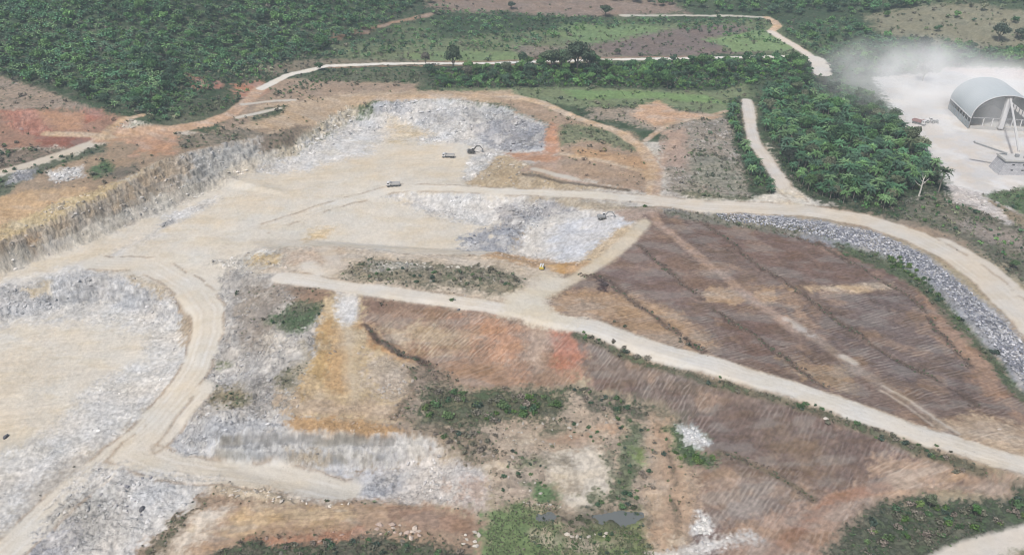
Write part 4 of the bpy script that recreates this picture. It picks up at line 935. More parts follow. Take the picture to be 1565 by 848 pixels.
PALMS = []; TREES = []; BUSHES = []     # (x, y, size, colour, region)
def put(store, pts, spacing, lo, hi, pal, region, keep=1.0, margin=2.5, patch=None):
    x, y = scatter(pts, spacing, keep)
    m = off_road(x, y, margin)
    if patch is not None: m &= fbm(x, y, patch[0], 3, 7.7) > patch[1]
    x, y = x[m], y[m]; c = cols_of(pal, len(x)) * (1 + .55 * fbm(x, y, .018, 3, 4.4) + .35 * fbm(x, y, .06, 2, 1.4))[:, None]; c = np.clip(c * np.array([1.05, 1.28, 1.0]), .03, .4); s = rg.uniform(lo, hi, len(x)) * (1 + .35 * fbm(x, y, .03, 2, 8.))
    store += [(x[k], y[k], s[k], c[k], region) for k in range(len(x))]
GROVE = [(1155,158),(1200,124),(1290,128),(1345,160),(1372,200),(1400,222),(1432,255),(1430,282),(1390,296),(1355,322),(1290,312),(1235,296),(1200,250),(1170,200)]
GRV = np.array([.92, .94, .92])
put(PALMS, GROVE, 5.9, .65, 1.15, G_PALM * GRV, 'grove'); put(TREES, GROVE, 13, .6, 1.35, np.concatenate([G_TREE * GRV, G_TREE * .55, G_DRY * .7]), 'grove'); put(BUSHES, GROVE, 7, 1.5, 3.0, G_TREE, 'grove')
STRIP = [(1118,152),(1136,150),(1137,190),(1146,230),(1165,265),(1190,296),(1165,298),(1142,262),(1126,215),(1115,180)]
put(PALMS, STRIP, 7.5, .6, .95, G_PALM * GRV, 'strip'); put(BUSHES, STRIP, 5, 1.5, 3.0, G_TREE, 'strip')
LEFT = [(-40,-40),(640,-40),(650,0),(560,52),(470,88),(380,104),(300,112),(268,140),(235,178),(160,162),(70,128),(-40,108)]
put(PALMS, LEFT, 6.0, .6, 1.1, G_PALM * 1.05, 'hill', .85); put(TREES, LEFT, 13, .6, 1.2, G_TREE, 'hill', .8); put(BUSHES, LEFT, 8, 1.5, 3.5, G_BRIGHT * .8, 'hill', .6)
put(PALMS, [(230,180),(270,130),(300,105),(380,100),(330,130),(300,150),(260,184)], 7, .5, .9, G_PALM, 'hill', .8)
put(BUSHES, [(230,190),(300,140),(345,130),(390,140),(365,165),(330,186),(250,198),(225,185),(270,120),(380,95),(470,85),(400,125)], 3.6, 1.0, 2.6, np.concatenate([G_TREE, G_DRY]), 'cut', .8)
MID = [(470,92),(560,58),(660,12),(780,20),(930,28),(1170,32),(1205,70),(1120,60),(1000,40),(880,48),(790,78),(700,76),(620,82),(520,92)]
put(PALMS, MID, 7.5, .45, .8, G_PALM * 1.1, 'mid', .75, patch=(.02, -.25)); put(BUSHES, MID, 8, 1.5, 3.2, G_TREE, 'mid', .6)
put(BUSHES, [(620,86),(800,76),(860,60),(1100,60),(1200,80),(1050,84),(880,88),(640,92)], 13, 1.0, 2.0, np.concatenate([G_TREE, G_DRY]), 'mid', .6, patch=(.03, -.05))
TOP = [(640,-50),(1700,-50),(1700,4),(1520,6),(1480,0),(1330,22),(1180,24),(1040,14),(880,-2),(800,-10),(700,2),(640,14)]
put(TREES, TOP, 13, .8, 1.5, G_TREE * .95, 'top', .9); put(PALMS, TOP, 13, .7, 1.0, G_PALM, 'top', .8)
NE = [(1195,44),(1300,28),(1335,55),(1420,64),(1440,100),(1420,112),(1335,116),(1290,122),(1262,108),(1258,88),(1225,68)]
put(PALMS, NE, 7.5, .6, .95, G_PALM * .95, 'north east', .95); put(TREES, NE, 14, .7, 1.1, G_TREE, 'north east', .7)
NB = [(1440,66),(1500,76),(1620,78),(1620,102),(1500,98),(1440,102)]
put(TREES, NB, 10, .7, 1.1, G_TREE, 'behind shed', .95); put(TREES, [(1340,28),(1480,10),(1620,22),(1620,72),(1430,60)], 40, .5, 1.0, G_TREE, 'pasture', .5)
put(TREES, [(1430,4),(1620,10),(1620,24),(1500,18)], 16, .6, .9, G_DRY, 'pasture', .8)
BELT = [(650,112),(760,104),(900,99),(1150,93),(1242,92),(1250,112),(1200,118),(1150,130),(1090,138),(900,132),(800,134),(670,134)]
put(TREES, BELT, 10, .6, 1.25, G_TREE * 1.05, 'belt', .8, 5); put(BUSHES, BELT, 5, 1.6, 3.4, np.concatenate([G_TREE, G_BRIGHT * .8]), 'belt', .9, 4); put(PALMS, BELT, 15, .6, .9, G_PALM, 'belt', .8, 5)
put(BUSHES, [(410,150),(500,108),(640,108),(640,126),(520,126),(440,145)], 5, 1.0, 2.4, np.concatenate([G_TREE, G_DRY]), 'belt', .7, 4)
SCRB = [(1335,334),(1400,304),(1440,292),(1460,310),(1530,335),(1620,380),(1620,440),(1560,405),(1480,366),(1400,338)]
put(BUSHES, SCRB, 4.5, .6, 1.9, np.concatenate([G_TREE, G_DRY, G_DRY]), 'scrub', .7)
print('palms', len(PALMS), 'trees', len(TREES), 'bushes', len(BUSHES))

LABP = {'grove': 'feathery palm in the dense grove between the white haul road and the dusty yard', 'strip': 'palm in the narrow green strip along the west side of the white side road',
        'hill': 'palm of the wooded hillside above the red cut', 'mid': 'low palm in the green fields beyond the far white road', 'top': 'palm in the dark woods at the top edge of the view',
        'north east': 'palm in the thick stand between the far road end and the dusty yard', 'belt': 'palm standing among the trees along the far white road'}
LABT = {k: v.replace('feathery palm', 'round broadleaf tree').replace('low palm', 'broadleaf tree').replace('palm', 'broadleaf tree') for k, v in LABP.items()}
LABT.update({'belt': 'leafy tree in the green belt just below the far white road', 'behind shed': 'dark tree in the row behind the arched shed and its yard', 'pasture': 'lone tree on the brown pasture above the dusty yard'})
def piece(name, me, parent=None, col=(1, 1, 1)):
    o = bpy.data.objects.new(name, me); COL.objects.link(o); o.color = (*col, 1)
    if parent: o.parent = parent
    return o
def empty(name, loc, rz=0):
    o = bpy.data.objects.new(name, None); COL.objects.link(o); o.location = loc; o.rotation_euler = (0, 0, rz); o.empty_display_size = 1; return o
palm_crown_me = [quad_mesh('palm_crown', V + np.array([0, 0, 4.2]), S, M_leaf) for V, S in PALM_NEAR]
palm_trunk_me = [quad_mesh('palm_trunk', tube([(0, 0, -1), (.1 * k, .05, 1.5), (.16 * k, -.05, 4.3)], [.38, .27, .24]), None, M_bark) for k in (-1, 1)]
def limbed(seed, base, top, spread, r0):
    r = np.random.default_rng(seed); V = [tube([(0, 0, -1), (.1, 0, base), (r.uniform(-.3, .3), r.uniform(-.3, .3), base + (top - base) * .5)], [r0, r0 * .7, r0 * .4])]
    for k in range(5):
        a = k * 1.3 + r.uniform(-.3, .3); h0 = base * r.uniform(.7, 1.1); p = np.array([.08, 0, h0]); q = p + np.array([math.cos(a) * spread * .5, math.sin(a) * spread * .5, (top - base) * .3]); s = q + np.array([math.cos(a) * spread * .4, math.sin(a) * spread * .4, (top - base) * .25])
        V.append(tube([p, q, s], [r0 * .5, r0 * .33, r0 * .14], 5))
    return np.concatenate(V)
tree_crown_me = [quad_mesh('tree_crown', V, S, M_leaf) for V, S in BROAD_NEAR]
tree_trunk_me = [quad_mesh('tree_trunk', limbed(k, 2.8, 8.0, 3.4, .32), None, M_bark) for k in range(3)]
bush_me = [quad_mesh('shrub', V, S, M_leaf) for V, S in BUSH_NEAR]
def palm_thing(x, y, s, c, label, group, trunkh=1.0, z=None):
    z = float(surf(x, y)) if z is None else z
    t = empty('palm_tree', (x, y, z), rg.uniform(0, 6.28)); t.scale = (s, s, s); tag(t, label, 'palm tree', group)
    p = piece('trunk', palm_trunk_me[rg.integers(2)], t, (.20, .18, .155)); p.scale = (1, 1, trunkh); q = piece('crown', palm_crown_me[rg.integers(4)], t, c); q.location = (0, 0, 4.2 * (trunkh - 1)); return t
def tree_thing(x, y, s, c, label, group, name='broadleaf_tree', bark=(.17, .15, .13), zs=1.0):
    t = empty(name, (x, y, float(surf(x, y))), rg.uniform(0, 6.28)); t.scale = (s, s, s * zs); tag(t, label, 'tree', group)
    piece('trunk', tree_trunk_me[rg.integers(3)], t, bark); piece('crown', tree_crown_me[rg.integers(4)], t, c); return t
SHRUBS = []
def shrub_thing(x, y, s, c, label, group=None, zs=.8): SHRUBS.append((x, y, s, c, label, group, zs))
def shrub_real(x, y, s, c, label, group=None, zs=.8):
    o = piece('shrub', bush_me[rg.integers(5)], None, c); o.location = (x, y, float(surf(x, y)) - .08 * s); o.rotation_euler[2] = rg.uniform(0, 6.28); o.scale = (s, s, s * zs)
    return tag(o, label, 'shrub', group)

def dist(o): return math.hypot(o[0], o[1])
def split(store, n):
    store.sort(key=lambda o: dist(o) / o[2] ** .5); return store[:n], store[n:]
def arrs(lst):
    a = np.array([(o[0], o[1]) for o in lst]); z = surf(a[:, 0], a[:, 1]); return np.column_stack([a, z]), np.array([o[2] for o in lst]), rg.uniform(0, 6.28, len(lst)), np.array([o[3] for o in lst])
pn, pf = split(PALMS, 285)
for x, y, s, c, rgn in pn: palm_thing(x, y, s, c, LABP[rgn], 'palms: ' + LABP[rgn][8:60], rg.uniform(1.0, 2.1) if rgn == 'grove' else rg.uniform(.8, 1.3))
def sel_r(lst, a, b): return [o for o in lst if a <= dist(o) < b]
def far_palms(name, lst, shapes, label):
    P, s, r, c = arrs(lst); P = P + np.array([0, 0, 1.0]) * (s[:, None] * 2.6)
    return tag(realise(name, shapes, P, s, r, c, M_leaf), label, 'forest')
far_palms('palm_forest', sel_r(pf, 0, 620), PALM_FAR, 'dense palm woods filling the middle distance round the quarry')
far_palms('distant_palm_forest', sel_r(pf, 620, 9e3), PALM_VFAR, 'palm woods and palm fields covering the far hills')
tn, tf = split(TREES, 150)
for x, y, s, c, rgn in tn: tree_thing(x, y, s, c, LABT[rgn], 'trees: ' + LABT[rgn][:60])
P, s, r, c = arrs(tf); tag(realise('broadleaf_forest', BROAD_FAR, P, s, r, c, M_leaf), 'broadleaf trees mixed into the far woods', 'forest')
P, s, r, c = arrs(BUSHES); tag(realise('undergrowth', BUSH_FAR, P, s, r, c, M_leaf), 'shrubby undergrowth between the trees and along the far road', 'undergrowth')

# single trees one can tell apart
def at(px, py): x, y, z = ground(px, py); return x, y
for px, py, s, zs, c, lab in [
    (693,112,1.8,1.5,(.045,.068,.04),'tall dark tree on the near side of the far white road, above pale trunks'),
    (651,102,1.0,1.5,(.13,.12,.10),'slim greyish tree on the light green field left of the dark roadside tree'),
    (488,108,1.0,.7,(.045,.08,.036),'round dark bush-like tree where the far road bends down to the left'),
    (716,128,1.1,1.5,(.10,.10,.075),'thin grey trunked tree below the far road beside the tall dark tree'),
    (775,122,1.2,1.5,(.07,.09,.055),'slender tree with pale bare trunk below the far road'),
    (799,104,1.1,1.5,(.04,.07,.04),'small pointed dark tree touching the far white road'),
    (842,112,2.1,1.1,(.06,.085,.05),'wide feathery tree left of the tallest tree of the far road'),
    (882,110,2.6,1.15,(.042,.062,.04),'tallest and largest dark tree crossing the far white road'),
    (868,110,1.9,1.25,(.05,.07,.045),'dark tree leaning against the left side of the tallest roadside tree'),
    (858,110,1.8,1.3,(.06,.10,.055),'upright tree filling the gap between the feathery tree and the tallest tree'),
    (900,108,1.6,1.3,(.055,.09,.05),'dark tree leaning out right of the tallest roadside tree'),
    (925,26,1.7,.8,(.045,.068,.04),'dark round tree at the edge of the brown field at the top'),
    (782,14,1.1,.8,(.035,.055,.045),'small blue green tree alone on the brown field at the top'),
    (943,84,.8,.8,(.06,.08,.05),'low bushy tree on the burnt plot above the far road'),
    (1410,124,1.8,1.1,(.30,.31,.29),'pale dust covered tree at the back left of the dusty yard'),
    (1408,88,1.8,1.2,(.06,.078,.06),'big dark tree rising behind the pale dust covered tree'),
    (1345,110,1.2,.9,(.10,.125,.10),'greyish tree at the far left corner of the dusty yard'),
    (1525,64,1.9,1.1,(.05,.07,.05),'large tree on the pasture edge above the arched shed'),
    (1558,62,1.3,1.1,(.05,.07,.05),'tree at the right frame edge above the arched shed'),
    (1420,775,.55,1.0,(.10,.12,.075),'tall grey green bush tree at the top of the lower right thicket'),
    (1548,410,.62,.8,(.06,.10,.045),'round bush tree beside the right haul road near the frame edge'),
    (1490,788,.40,1.2,(.05,.115,.035),'bright green conical young tree in the lower right thicket')]:
    x, y = at(px, py); tree_thing(x, y, s, tuple(v * 1.35 for v in c), lab, None, zs=zs)
for px, py, s, th, lab in [(1434,294,1.35,2.3,'tall palm standing clear at the right tip of the grove'), (1387,236,1.25,1.7,'yellowish palm at the edge of the yard above the grove'),
                           (1364,190,1.3,1.7,'palm leaning out of the grove towards the dusty yard'), (1374,218,1.1,1.2,'drooping palm just below the leaning one at the yard edge'), (590,152,.0,1,'')]:
    if s: x, y = at(px, py); palm_thing(x, y, s, (.085, .11, .055) if 'yellow' in lab else (.055, .082, .045), lab, None, th)
# bare white tree at the grove's front
x, y = at(1404, 300); t = empty('dead_tree', (x, y, float(surf(x, y))), 0); t.scale = (1.15,) * 3; tag(t, 'bare white dead tree with forked branches in front of the grove', 'dead tree')
piece('trunk', quad_mesh('dead_trunk', tube([(0, 0, -1), (.2, 0, 4), (.1, 0, 8.5), (.8, .2, 11.5)], [.5, .38, .26, .1]), None, M_bark), t, (.55, .53, .48))
for k, (a, h, l) in enumerate([(2.8, 5.5, 4.0), (.3, 6.5, 3.2), (3.6, 8, 3.0), (5.5, 7.5, 2.6), (1.6, 9, 2)]):
    d = np.array([math.cos(a), math.sin(a), 0])
    piece('branch', quad_mesh('dead_branch', tube([np.array([.12, 0, h]), np.array([.12, 0, h + .9]) + d * l * .5, np.array([.12, 0, h + 2.8]) + d * l], [.2, .13, .05], 5), None, M_bark), t, (.55, .53, .48))

# shrubs of their own: verges, wetland, thicket
def line_shrubs(pts, n, lo, hi, pal, label, group, spread=1.5):
    P = wpoly(pts, False)
    ctr = rg.random((max(2, n // 5), 2))
    for k in range(n):
        q = ctr[rg.integers(len(ctr))]; f = min(.999, max(0, q[0] + rg.normal() * .018 * (1 + 2 * q[1]))) * (len(P) - 1); i = int(f); t = f - i; p = P[i] * (1 - t) + P[i + 1] * t + rg.normal(size=2) * spread
        shrub_thing(p[0], p[1], rg.uniform(lo, hi), cols_of(pal, 1)[0], label, group)
def area_shrubs(pts, n, lo, hi, pal, label, group, zs=.8):
    P = wpoly(pts); k = 0
    while k < n:
        x, y = rg.uniform(P[:, 0].min(), P[:, 0].max()), rg.uniform(P[:, 1].min(), P[:, 1].max())
        if not inside(P, np.array([x]), np.array([y]))[0]: continue
        shrub_thing(x, y, rg.uniform(lo, hi), cols_of(pal, 1)[0], label, group, zs); k += 1
MIX = np.concatenate([G_TREE, G_DRY]); GB = np.concatenate([G_TREE, G_BRIGHT])
line_shrubs([(890,510),(1000,556),(1100,586),(1180,608),(1270,638),(1350,664),(1424,692),(1490,716)], 46, .7, 1.7, MIX, 'shrub on the lower verge of the middle haul road', 'verge shrubs below the middle road')
line_shrubs([(900,484),(960,500),(1080,534),(1180,563),(1260,593),(1340,622)], 14, .5, 1.1, MIX, 'small shrub on the upper verge of the middle haul road', 'verge shrubs above the middle road', 1)
line_shrubs([(1290,372),(1370,402),(1415,432),(1465,480),(1510,530),(1565,600)], 44, .9, 2.0, GB, 'green shrub at the foot of the grey stone embankment', 'shrubs under the stone embankment', 1.8)
area_shrubs([(650,600),(780,600),(860,600),(850,625),(780,640),(700,650),(650,645)], 40, 1.2, 2.8, np.concatenate([G_TREE, G_BRIGHT, G_DRY]), 'shrub in the thicket below the brown bowl', 'thicket below the brown bowl')
area_shrubs([(560,402),(660,405),(780,425),(790,445),(700,440),(560,428)], 22, .9, 1.9, MIX, 'scrubby bush on the long mound beside the middle road', 'bushes on the long mound')
area_shrubs([(1300,830),(1350,780),(1400,765),(1500,778),(1565,755),(1565,790),(1480,815),(1420,840)], 50, 1.0, 2.4, np.concatenate([G_TREE, G_BRIGHT, G_DRY, G_DRY]), 'shrub in the lower right thicket above the white track', 'lower right thicket')
area_shrubs([(1030,690),(1060,700),(1094,690),(1090,708),(1050,714),(1030,706)], 9, 1.0, 1.8, G_BRIGHT, 'bright green leafy bush below the upper white stone heap', 'bushes below the white stone heap')
area_shrubs([(380,832),(560,822),(720,845),(560,848)], 16, .9, 1.8, MIX, 'grey green bush on the bottom bank under the orange tracks', 'bushes on the bottom bank')
area_shrubs([(410,495),(450,466),(500,464),(480,495)], 7, .7, 1.3, G_TREE, 'green bush high on the rocky hillside', 'bushes on the rocky hillside')
area_shrubs([(1010,650),(1035,650),(1030,700),(1000,760),(960,770),(940,720),(990,690)], 14, .7, 1.5, MIX, 'bush along the shallow gully east of the pale sand flat', 'gully bushes')
area_shrubs([(760,690),(830,690),(850,730),(830,765),(770,760),(745,730)], 16, .5, 1.2, MIX, 'weedy bush on the stony ground left of the pale sand flat', 'weeds left of the sand flat')
area_shrubs([(860,640),(1000,640),(1000,690),(900,690)], 20, .5, 1.2, MIX, 'low bush on the broken bank above the sand flat', 'bushes above the sand flat')
area_shrubs([(870,590),(960,606),(1010,636),(960,632),(890,618)], 20, .7, 1.6, np.concatenate([G_DRY, G_TREE]), 'grey dry bush under the dark lower field', 'dry bushes under the lower field')
area_shrubs([(905,775),(940,745),(985,750),(985,780),(975,786),(920,783)], 12, .8, 1.7, G_TREE, 'dark bush on the far bank of the pond', 'bushes on the far pond bank')
area_shrubs([(860,822),(905,812),(990,810),(985,845),(870,845)], 14, .6, 1.4, GB, 'bush on the grassy near bank of the pond', 'bushes on the near pond bank')
area_shrubs([(640,645),(700,655),(760,665),(740,700),(670,685)], 18, .7, 1.8, np.concatenate([G_DRY, G_DRY, G_TREE]), 'brown dry bush on the slope west of the hollow', 'dry bushes west of the hollow')
area_shrubs([(0,250),(150,222),(165,232),(60,268),(0,290)], 14, .9, 1.8, G_TREE, 'bush on the bank below the left dirt road', 'bushes below the left road')
area_shrubs([(0,210),(60,228),(90,240),(0,262)], 14, .9, 1.8, MIX, 'bush between the red cut and the left dirt road', 'bushes under the red cut')
area_shrubs([(1520,306),(1565,292),(1565,322),(1540,318)], 8, .9, 1.8, G_TREE, 'green bush at the right frame edge below the yard', 'bushes below the yard')
for px, py, s, lab in [(884,797,1.5,'dark bush on the weedy bar between the two pools'), (872,801,1.1,'low bush at the left end of the weedy bar in the pond'), (898,801,1.2,'small bush at the right end of the weedy bar in the pond'), (690,459,1.5,'dark green bush alone on the brown bank edge below the middle road'), (986,316,1.5,'small green bush where the brown path leaves the haul road'),
                       (818,632,1.9,'bright green rounded bush at the right end of the thicket'), (775,628,1.6,'bright green bush in the middle of the thicket'),
                       (660,618,1.6,'green bush at the left tip of the thicket'), (500,765,1.0,'low bush on the rocky rim above the orange tracks'),
                       (945,640,1.4,'green bush on the pale bank above the gully'), (968,778,1.5,'dark bush overhanging the right end of the pond')]:
    x, y = at(px, py); shrub_thing(x, y, s, (.06, .12, .038) if 'green' in lab else (.075, .09, .05), lab)

SHRUBS.sort(key=lambda o: (o[5] is not None, math.hypot(o[0], o[1]) / o[2]))
for a in SHRUBS[:288]: shrub_real(*a)
rest_ = SHRUBS[288:]; P = np.array([(a[0], a[1], 0) for a in rest_]); P[:, 2] = surf(P[:, 0], P[:, 1])
tag(realise('small_bushes', BUSH_NEAR, P, np.array([a[2] for a in rest_]), rg.uniform(0, 6.28, len(rest_)), np.array([a[3] for a in rest_]), M_leaf), 'smallest bushes scattered among the verge shrubs and thickets', 'bushes')
# low scrub and grass where the cover is thick
prob = np.clip(msk['veg'] - .12, 0, 1) * np.clip(.5 + 1.3 * fbm(GX, GY, .06, 3, 12.) + .5 * EDG, 0, 1.3)
cand = np.where((GY > 140) & (GY < 900) & (np.abs(GX) < .72 * GY + 20) & (rg.random(NV) < prob * .17) & off_road(GX, GY, 0))[0]
cand = cand[rg.random(len(cand)) < min(1, 100000 / max(1, len(cand)))]
k = len(cand); xyz = np.column_stack([GX[cand], GY[cand], GZ2[cand] - .05]); sz = rg.uniform(.3, .85, k) * (1 + .9 * (rg.random(k) < .12)) * np.clip(GY[cand] / 330, .75, 2.2)
local = np.clip(colr[cand] * .8, 0, .3); gcol = cols_of(np.concatenate([G_TREE * 1.2, G_DRY, G_DRY, G_TREE]), k, .25)
mixk = rg.uniform(.15, .6, (k, 1)); tag(realise('ground_scrub', BUSH_FAR, xyz, sz, rg.uniform(0, 6.28, k), gcol * (1 - mixk) + local * mixk, M_leaf), 'low dry scrub and weeds over the banks and benches', 'scrub')
GRASSZ = wpoly([(745,785),(800,768),(850,772),(862,805),(950,800),(1000,840),(990,900),(740,920)])
x, y = scatter(GRASSZ, .75, .8, True); m = ~inside(PW, x, y) & (fbm(x, y, .12, 3, 3.) > -.35); x, y = x[m], y[m]
tag(realise('grass', TUFT, np.column_stack([x, y, surf(x, y)]), rg.uniform(.35, .8, len(x)), rg.uniform(0, 6.28, len(x)), cols_of(np.array([(.125,.17,.085),(.105,.14,.075),(.16,.18,.11),(.16,.155,.11)]), len(x)), M_leaf), 'bright green grass round the pond', 'grass')

# loose stone
cell = (np.gradient(U)[None, :] * W[:, None] * np.gradient(YY)[:, None]).ravel()
def rocks_at(dens, lim):
    p = cell * dens * np.clip(.35 + 1.5 * fbm(GX, GY, .05, 3, 2.) + .7 * EDG, .02, 1.6)
    q = np.where((GY > 140) & (GY < 650) & (np.abs(GX) < .72 * GY + 20) & (rg.random(NV) < p))[0]
    return q[rg.random(len(q)) < min(1, lim / max(1, len(q)))]
cand = rocks_at(np.clip(np.maximum(msk['rub'], msk['cliff'] * .6) - .25, 0, .75) ** 1.6 * .95, 90000)
k = len(cand); print('rubble', k)
s = .32 + 1.5 * rg.random(k) ** 3.5; s *= np.clip(GY[cand] / 380, .8, 1.4)
sc3 = np.column_stack([s, s * rg.uniform(.6, 1, k), s * rg.uniform(.4, .9, k)]) * .62
rc = np.clip(colr[cand] * 1.2, .05, .75) * rg.choice([.62, .9, .97, 1.02, 1.08, 1.15], (k, 1)); gr = rc.mean(1, keepdims=True); rc = rc * .6 + gr * .4
tag(realise('quarry_rubble', ROCKS, np.column_stack([GX[cand], GY[cand], GZ2[cand]]), sc3, rg.uniform(0, 6.28, k), rc, M_rock, tilt=.5), 'loose broken limestone scattered over slopes and pit floors', 'rubble')
cl_x = []; 
for L in ([(1075,340),(1110,365),(1160,405),(1220,445),(1280,490),(1340,530),(1400,565),(1470,600),(1490,620)], [(1180,352),(1240,370),(1300,400),(1350,430),(1400,460),(1430,500),(1480,560)],
          [(975,375),(1040,430),(1085,465),(1130,500),(1200,545),(1260,590)], [(880,420),(925,425),(960,455),(1010,490),(1080,540)], [(562,500),(585,520),(612,540),(640,550),(660,560),(668,590)], [(1100,690),(1170,715),(1240,760)]):
    Pl = wpoly(L, False); n = int(np.linalg.norm(np.diff(Pl, axis=0), axis=1).sum() * 3.0); t_ = np.sort(rg.random(n)) * (len(Pl) - 1.001); ii = t_.astype(int); ff = (t_ - ii)[:, None]
    q = Pl[ii] * (1 - ff) + Pl[ii + 1] * ff + rg.normal(size=(n, 2)) * 1.0; m = fbm(q[:, 0], q[:, 1], .06, 3, 5.) > -.25; cl_x.append(q[m])
q = np.concatenate(cl_x); k = len(q); s = .15 + .5 * rg.random(k) ** 2
tag(realise('soil_clods', ROCKS, np.column_stack([q, surf(q[:, 0], q[:, 1]) + .05]), np.column_stack([s, s, s * .7]), rg.uniform(0, 6.28, k), np.array([(.085,.062,.05),(.12,.09,.07),(.16,.125,.10),(.07,.085,.05)])[rg.integers(0, 4, k)], M_rock, tilt=.5), 'dark clods and roots heaped along the field furrows', 'clods')
RIP = [(1090,326),(1150,329),(1250,339),(1340,356),(1408,388),(1466,432),(1516,477),(1565,524),(1640,604),(1650,690),(1565,585),(1512,520),(1462,462),(1415,420),(1350,388),(1262,362),(1180,346),(1110,338)]
x, y = scatter(RIP, .95, .95); k = len(x); s = rg.uniform(.35, .75, k); print('riprap', k)
base = np.array([(.36,.37,.40),(.24,.25,.29),(.46,.46,.48),(.16,.17,.20)]); cc = base[rg.integers(0, 4, k)] * rg.uniform(.7, 1.3, (k, 1))
tag(realise('embankment_stone', ROCKS, np.column_stack([x, y, surf(x, y) + .15]), np.column_stack([s, s * .8, s * .7]), rg.uniform(0, 6.28, k), cc, M_rock, tilt=.8), 'blue grey broken stone facing the embankment of the right haul road', 'stone facing')
rock_me = [quad_mesh('boulder', V * .6, None, M_rock) for V in ROCKS]
def boulder(x, y, s, c, label, group=None):
    o = piece('boulder', rock_me[rg.integers(6)], None, c); o.location = (x, y, float(surf(x, y)) + .12 * s); o.rotation_euler = (rg.uniform(-.3, .3), rg.uniform(-.3, .3), rg.uniform(0, 6.28)); o.scale = (s, s * rg.uniform(.7, 1), s * rg.uniform(.5, .9))
    return tag(o, label, 'boulder', group)
def boulders(pts, n, lo, hi, pal, label, group):
    P = wpoly(pts); k = 0; pal = np.array(pal)
    while k < n:
        x, y = rg.uniform(P[:, 0].min(), P[:, 0].max()), rg.uniform(P[:, 1].min(), P[:, 1].max())
        if not inside(P, np.array([x]), np.array([y]))[0]: continue
        boulder(x, y, lo + (hi - lo) * rg.random() ** 2, pal[rg.integers(len(pal))] * rg.uniform(.85, 1.15), label, group); k += 1
boulders([(570,802),(620,800),(655,812),(650,825),(580,820)], 16, .8, 1.8, [(.50,.42,.35),(.46,.36,.30)], 'pinkish boulder in the row under the orange tracks', 'pinkish boulders under the orange tracks')
boulders([(400,745),(460,765),(540,770),(500,775),(410,765)], 14, .6, 1.5, [(.55,.50,.43)], 'cream boulder on the rocky rim above the orange tracks', 'rim boulders')
boulders([(1042,652),(1062,654),(1086,676),(1074,684),(1052,680),(1046,664)], 42, .5, 1.1, [(.62,.62,.60),(.52,.52,.52)], 'white stone of the upper heap at the field corner', 'upper white stone heap')
boulders([(1060,812),(1069,784),(1080,792),(1090,815),(1062,818)], 34, .5, 1.0, [(.64,.63,.60),(.54,.53,.50)], 'white stone of the lower heap beside the sandy path', 'lower white stone heap')
boulders([(750,640),(870,635),(900,665),(860,685),(780,680)], 22, .6, 1.6, [(.46,.42,.36),(.36,.33,.28)], 'tan boulder on the broken ground above the pale sand flat', 'boulders above the sand flat')
boulders([(780,725),(840,740),(860,780),(800,770)], 10, .6, 1.6, [(.50,.46,.40)], 'cream boulder beside the grass west of the pond', 'boulders west of the pond')
boulders([(690,815),(730,810),(740,835),(700,835)], 8, .7, 1.8, [(.52,.48,.42)], 'pale boulder at the left edge of the bright grass', 'boulders left of the grass')
boulders([(865,815),(930,805),(925,825),(870,825)], 8, .6, 1.4, [(.50,.45,.38)], 'boulder on the near bank of the pond', 'boulders on the near pond bank')
boulders([(130,690),(260,740),(230,800),(120,780)], 10, .7, 1.5, [(.20,.20,.22),(.34,.33,.33)], 'dark boulder on the gravel mound at the lower left', 'boulders on the gravel mound')
boulders([(580,398),(660,400),(760,408),(700,412),(600,410)], 14, .7, 1.6, [(.58,.55,.48)], 'whitish boulder on top of the long mound', 'boulders on the long mound')
boulders([(710,360),(800,325),(850,330),(820,360),(740,380)], 22, .7, 1.8, [(.16,.17,.20),(.24,.25,.28)], 'dark blue grey block of the blasted heap in the lower pit', 'dark blasted blocks')
boulders([(460,205),(540,185),(470,225),(440,240)], 12, .8, 1.8, [(.45,.42,.36)], 'fallen block at the foot of the rear left pit wall', 'fallen wall blocks')
boulders([(70,278),(120,258),(125,270),(90,282)], 12, .9, 1.9, [(.55,.53,.50)], 'whitish boulder in the pile above the orange bench', 'pile above the orange bench')
boulders([(175,192),(205,180),(215,190),(190,202)], 12, .8, 1.8, [(.50,.45,.38)], 'pale boulder in the pile beside the red cut road', 'pile beside the red cut road')
boulders([(1452,290),(1500,300),(1550,325),(1500,318)], 14, .7, 1.6, [(.50,.48,.45)], 'dusty rock on the spill below the yard', 'rocks on the yard spill')
for px, py, s, c, lab in [(701,473,1.2,(.12,.12,.13),'single dark stone on the pit floor east of the hillside'), (9,668,1.8,(.10,.10,.11),'black stone alone at the left frame edge on the pit floor'),
                          (217,778,1.7,(.10,.10,.11),'black stone in the middle of the lower left gravel'), (1262,640,1.3,(.55,.5,.45),'whitish stone on the dark lower field'),
                          (782,231,2.2,(.10,.055,.05),'dark red brown rock at the top of the tan slope near the excavator'), (924,436,2.4,(.06,.045,.045),'dark burnt stump heap at the left edge of the upper brown field')]:
    x, y = at(px, py); boulder(x, y, s, c, lab)

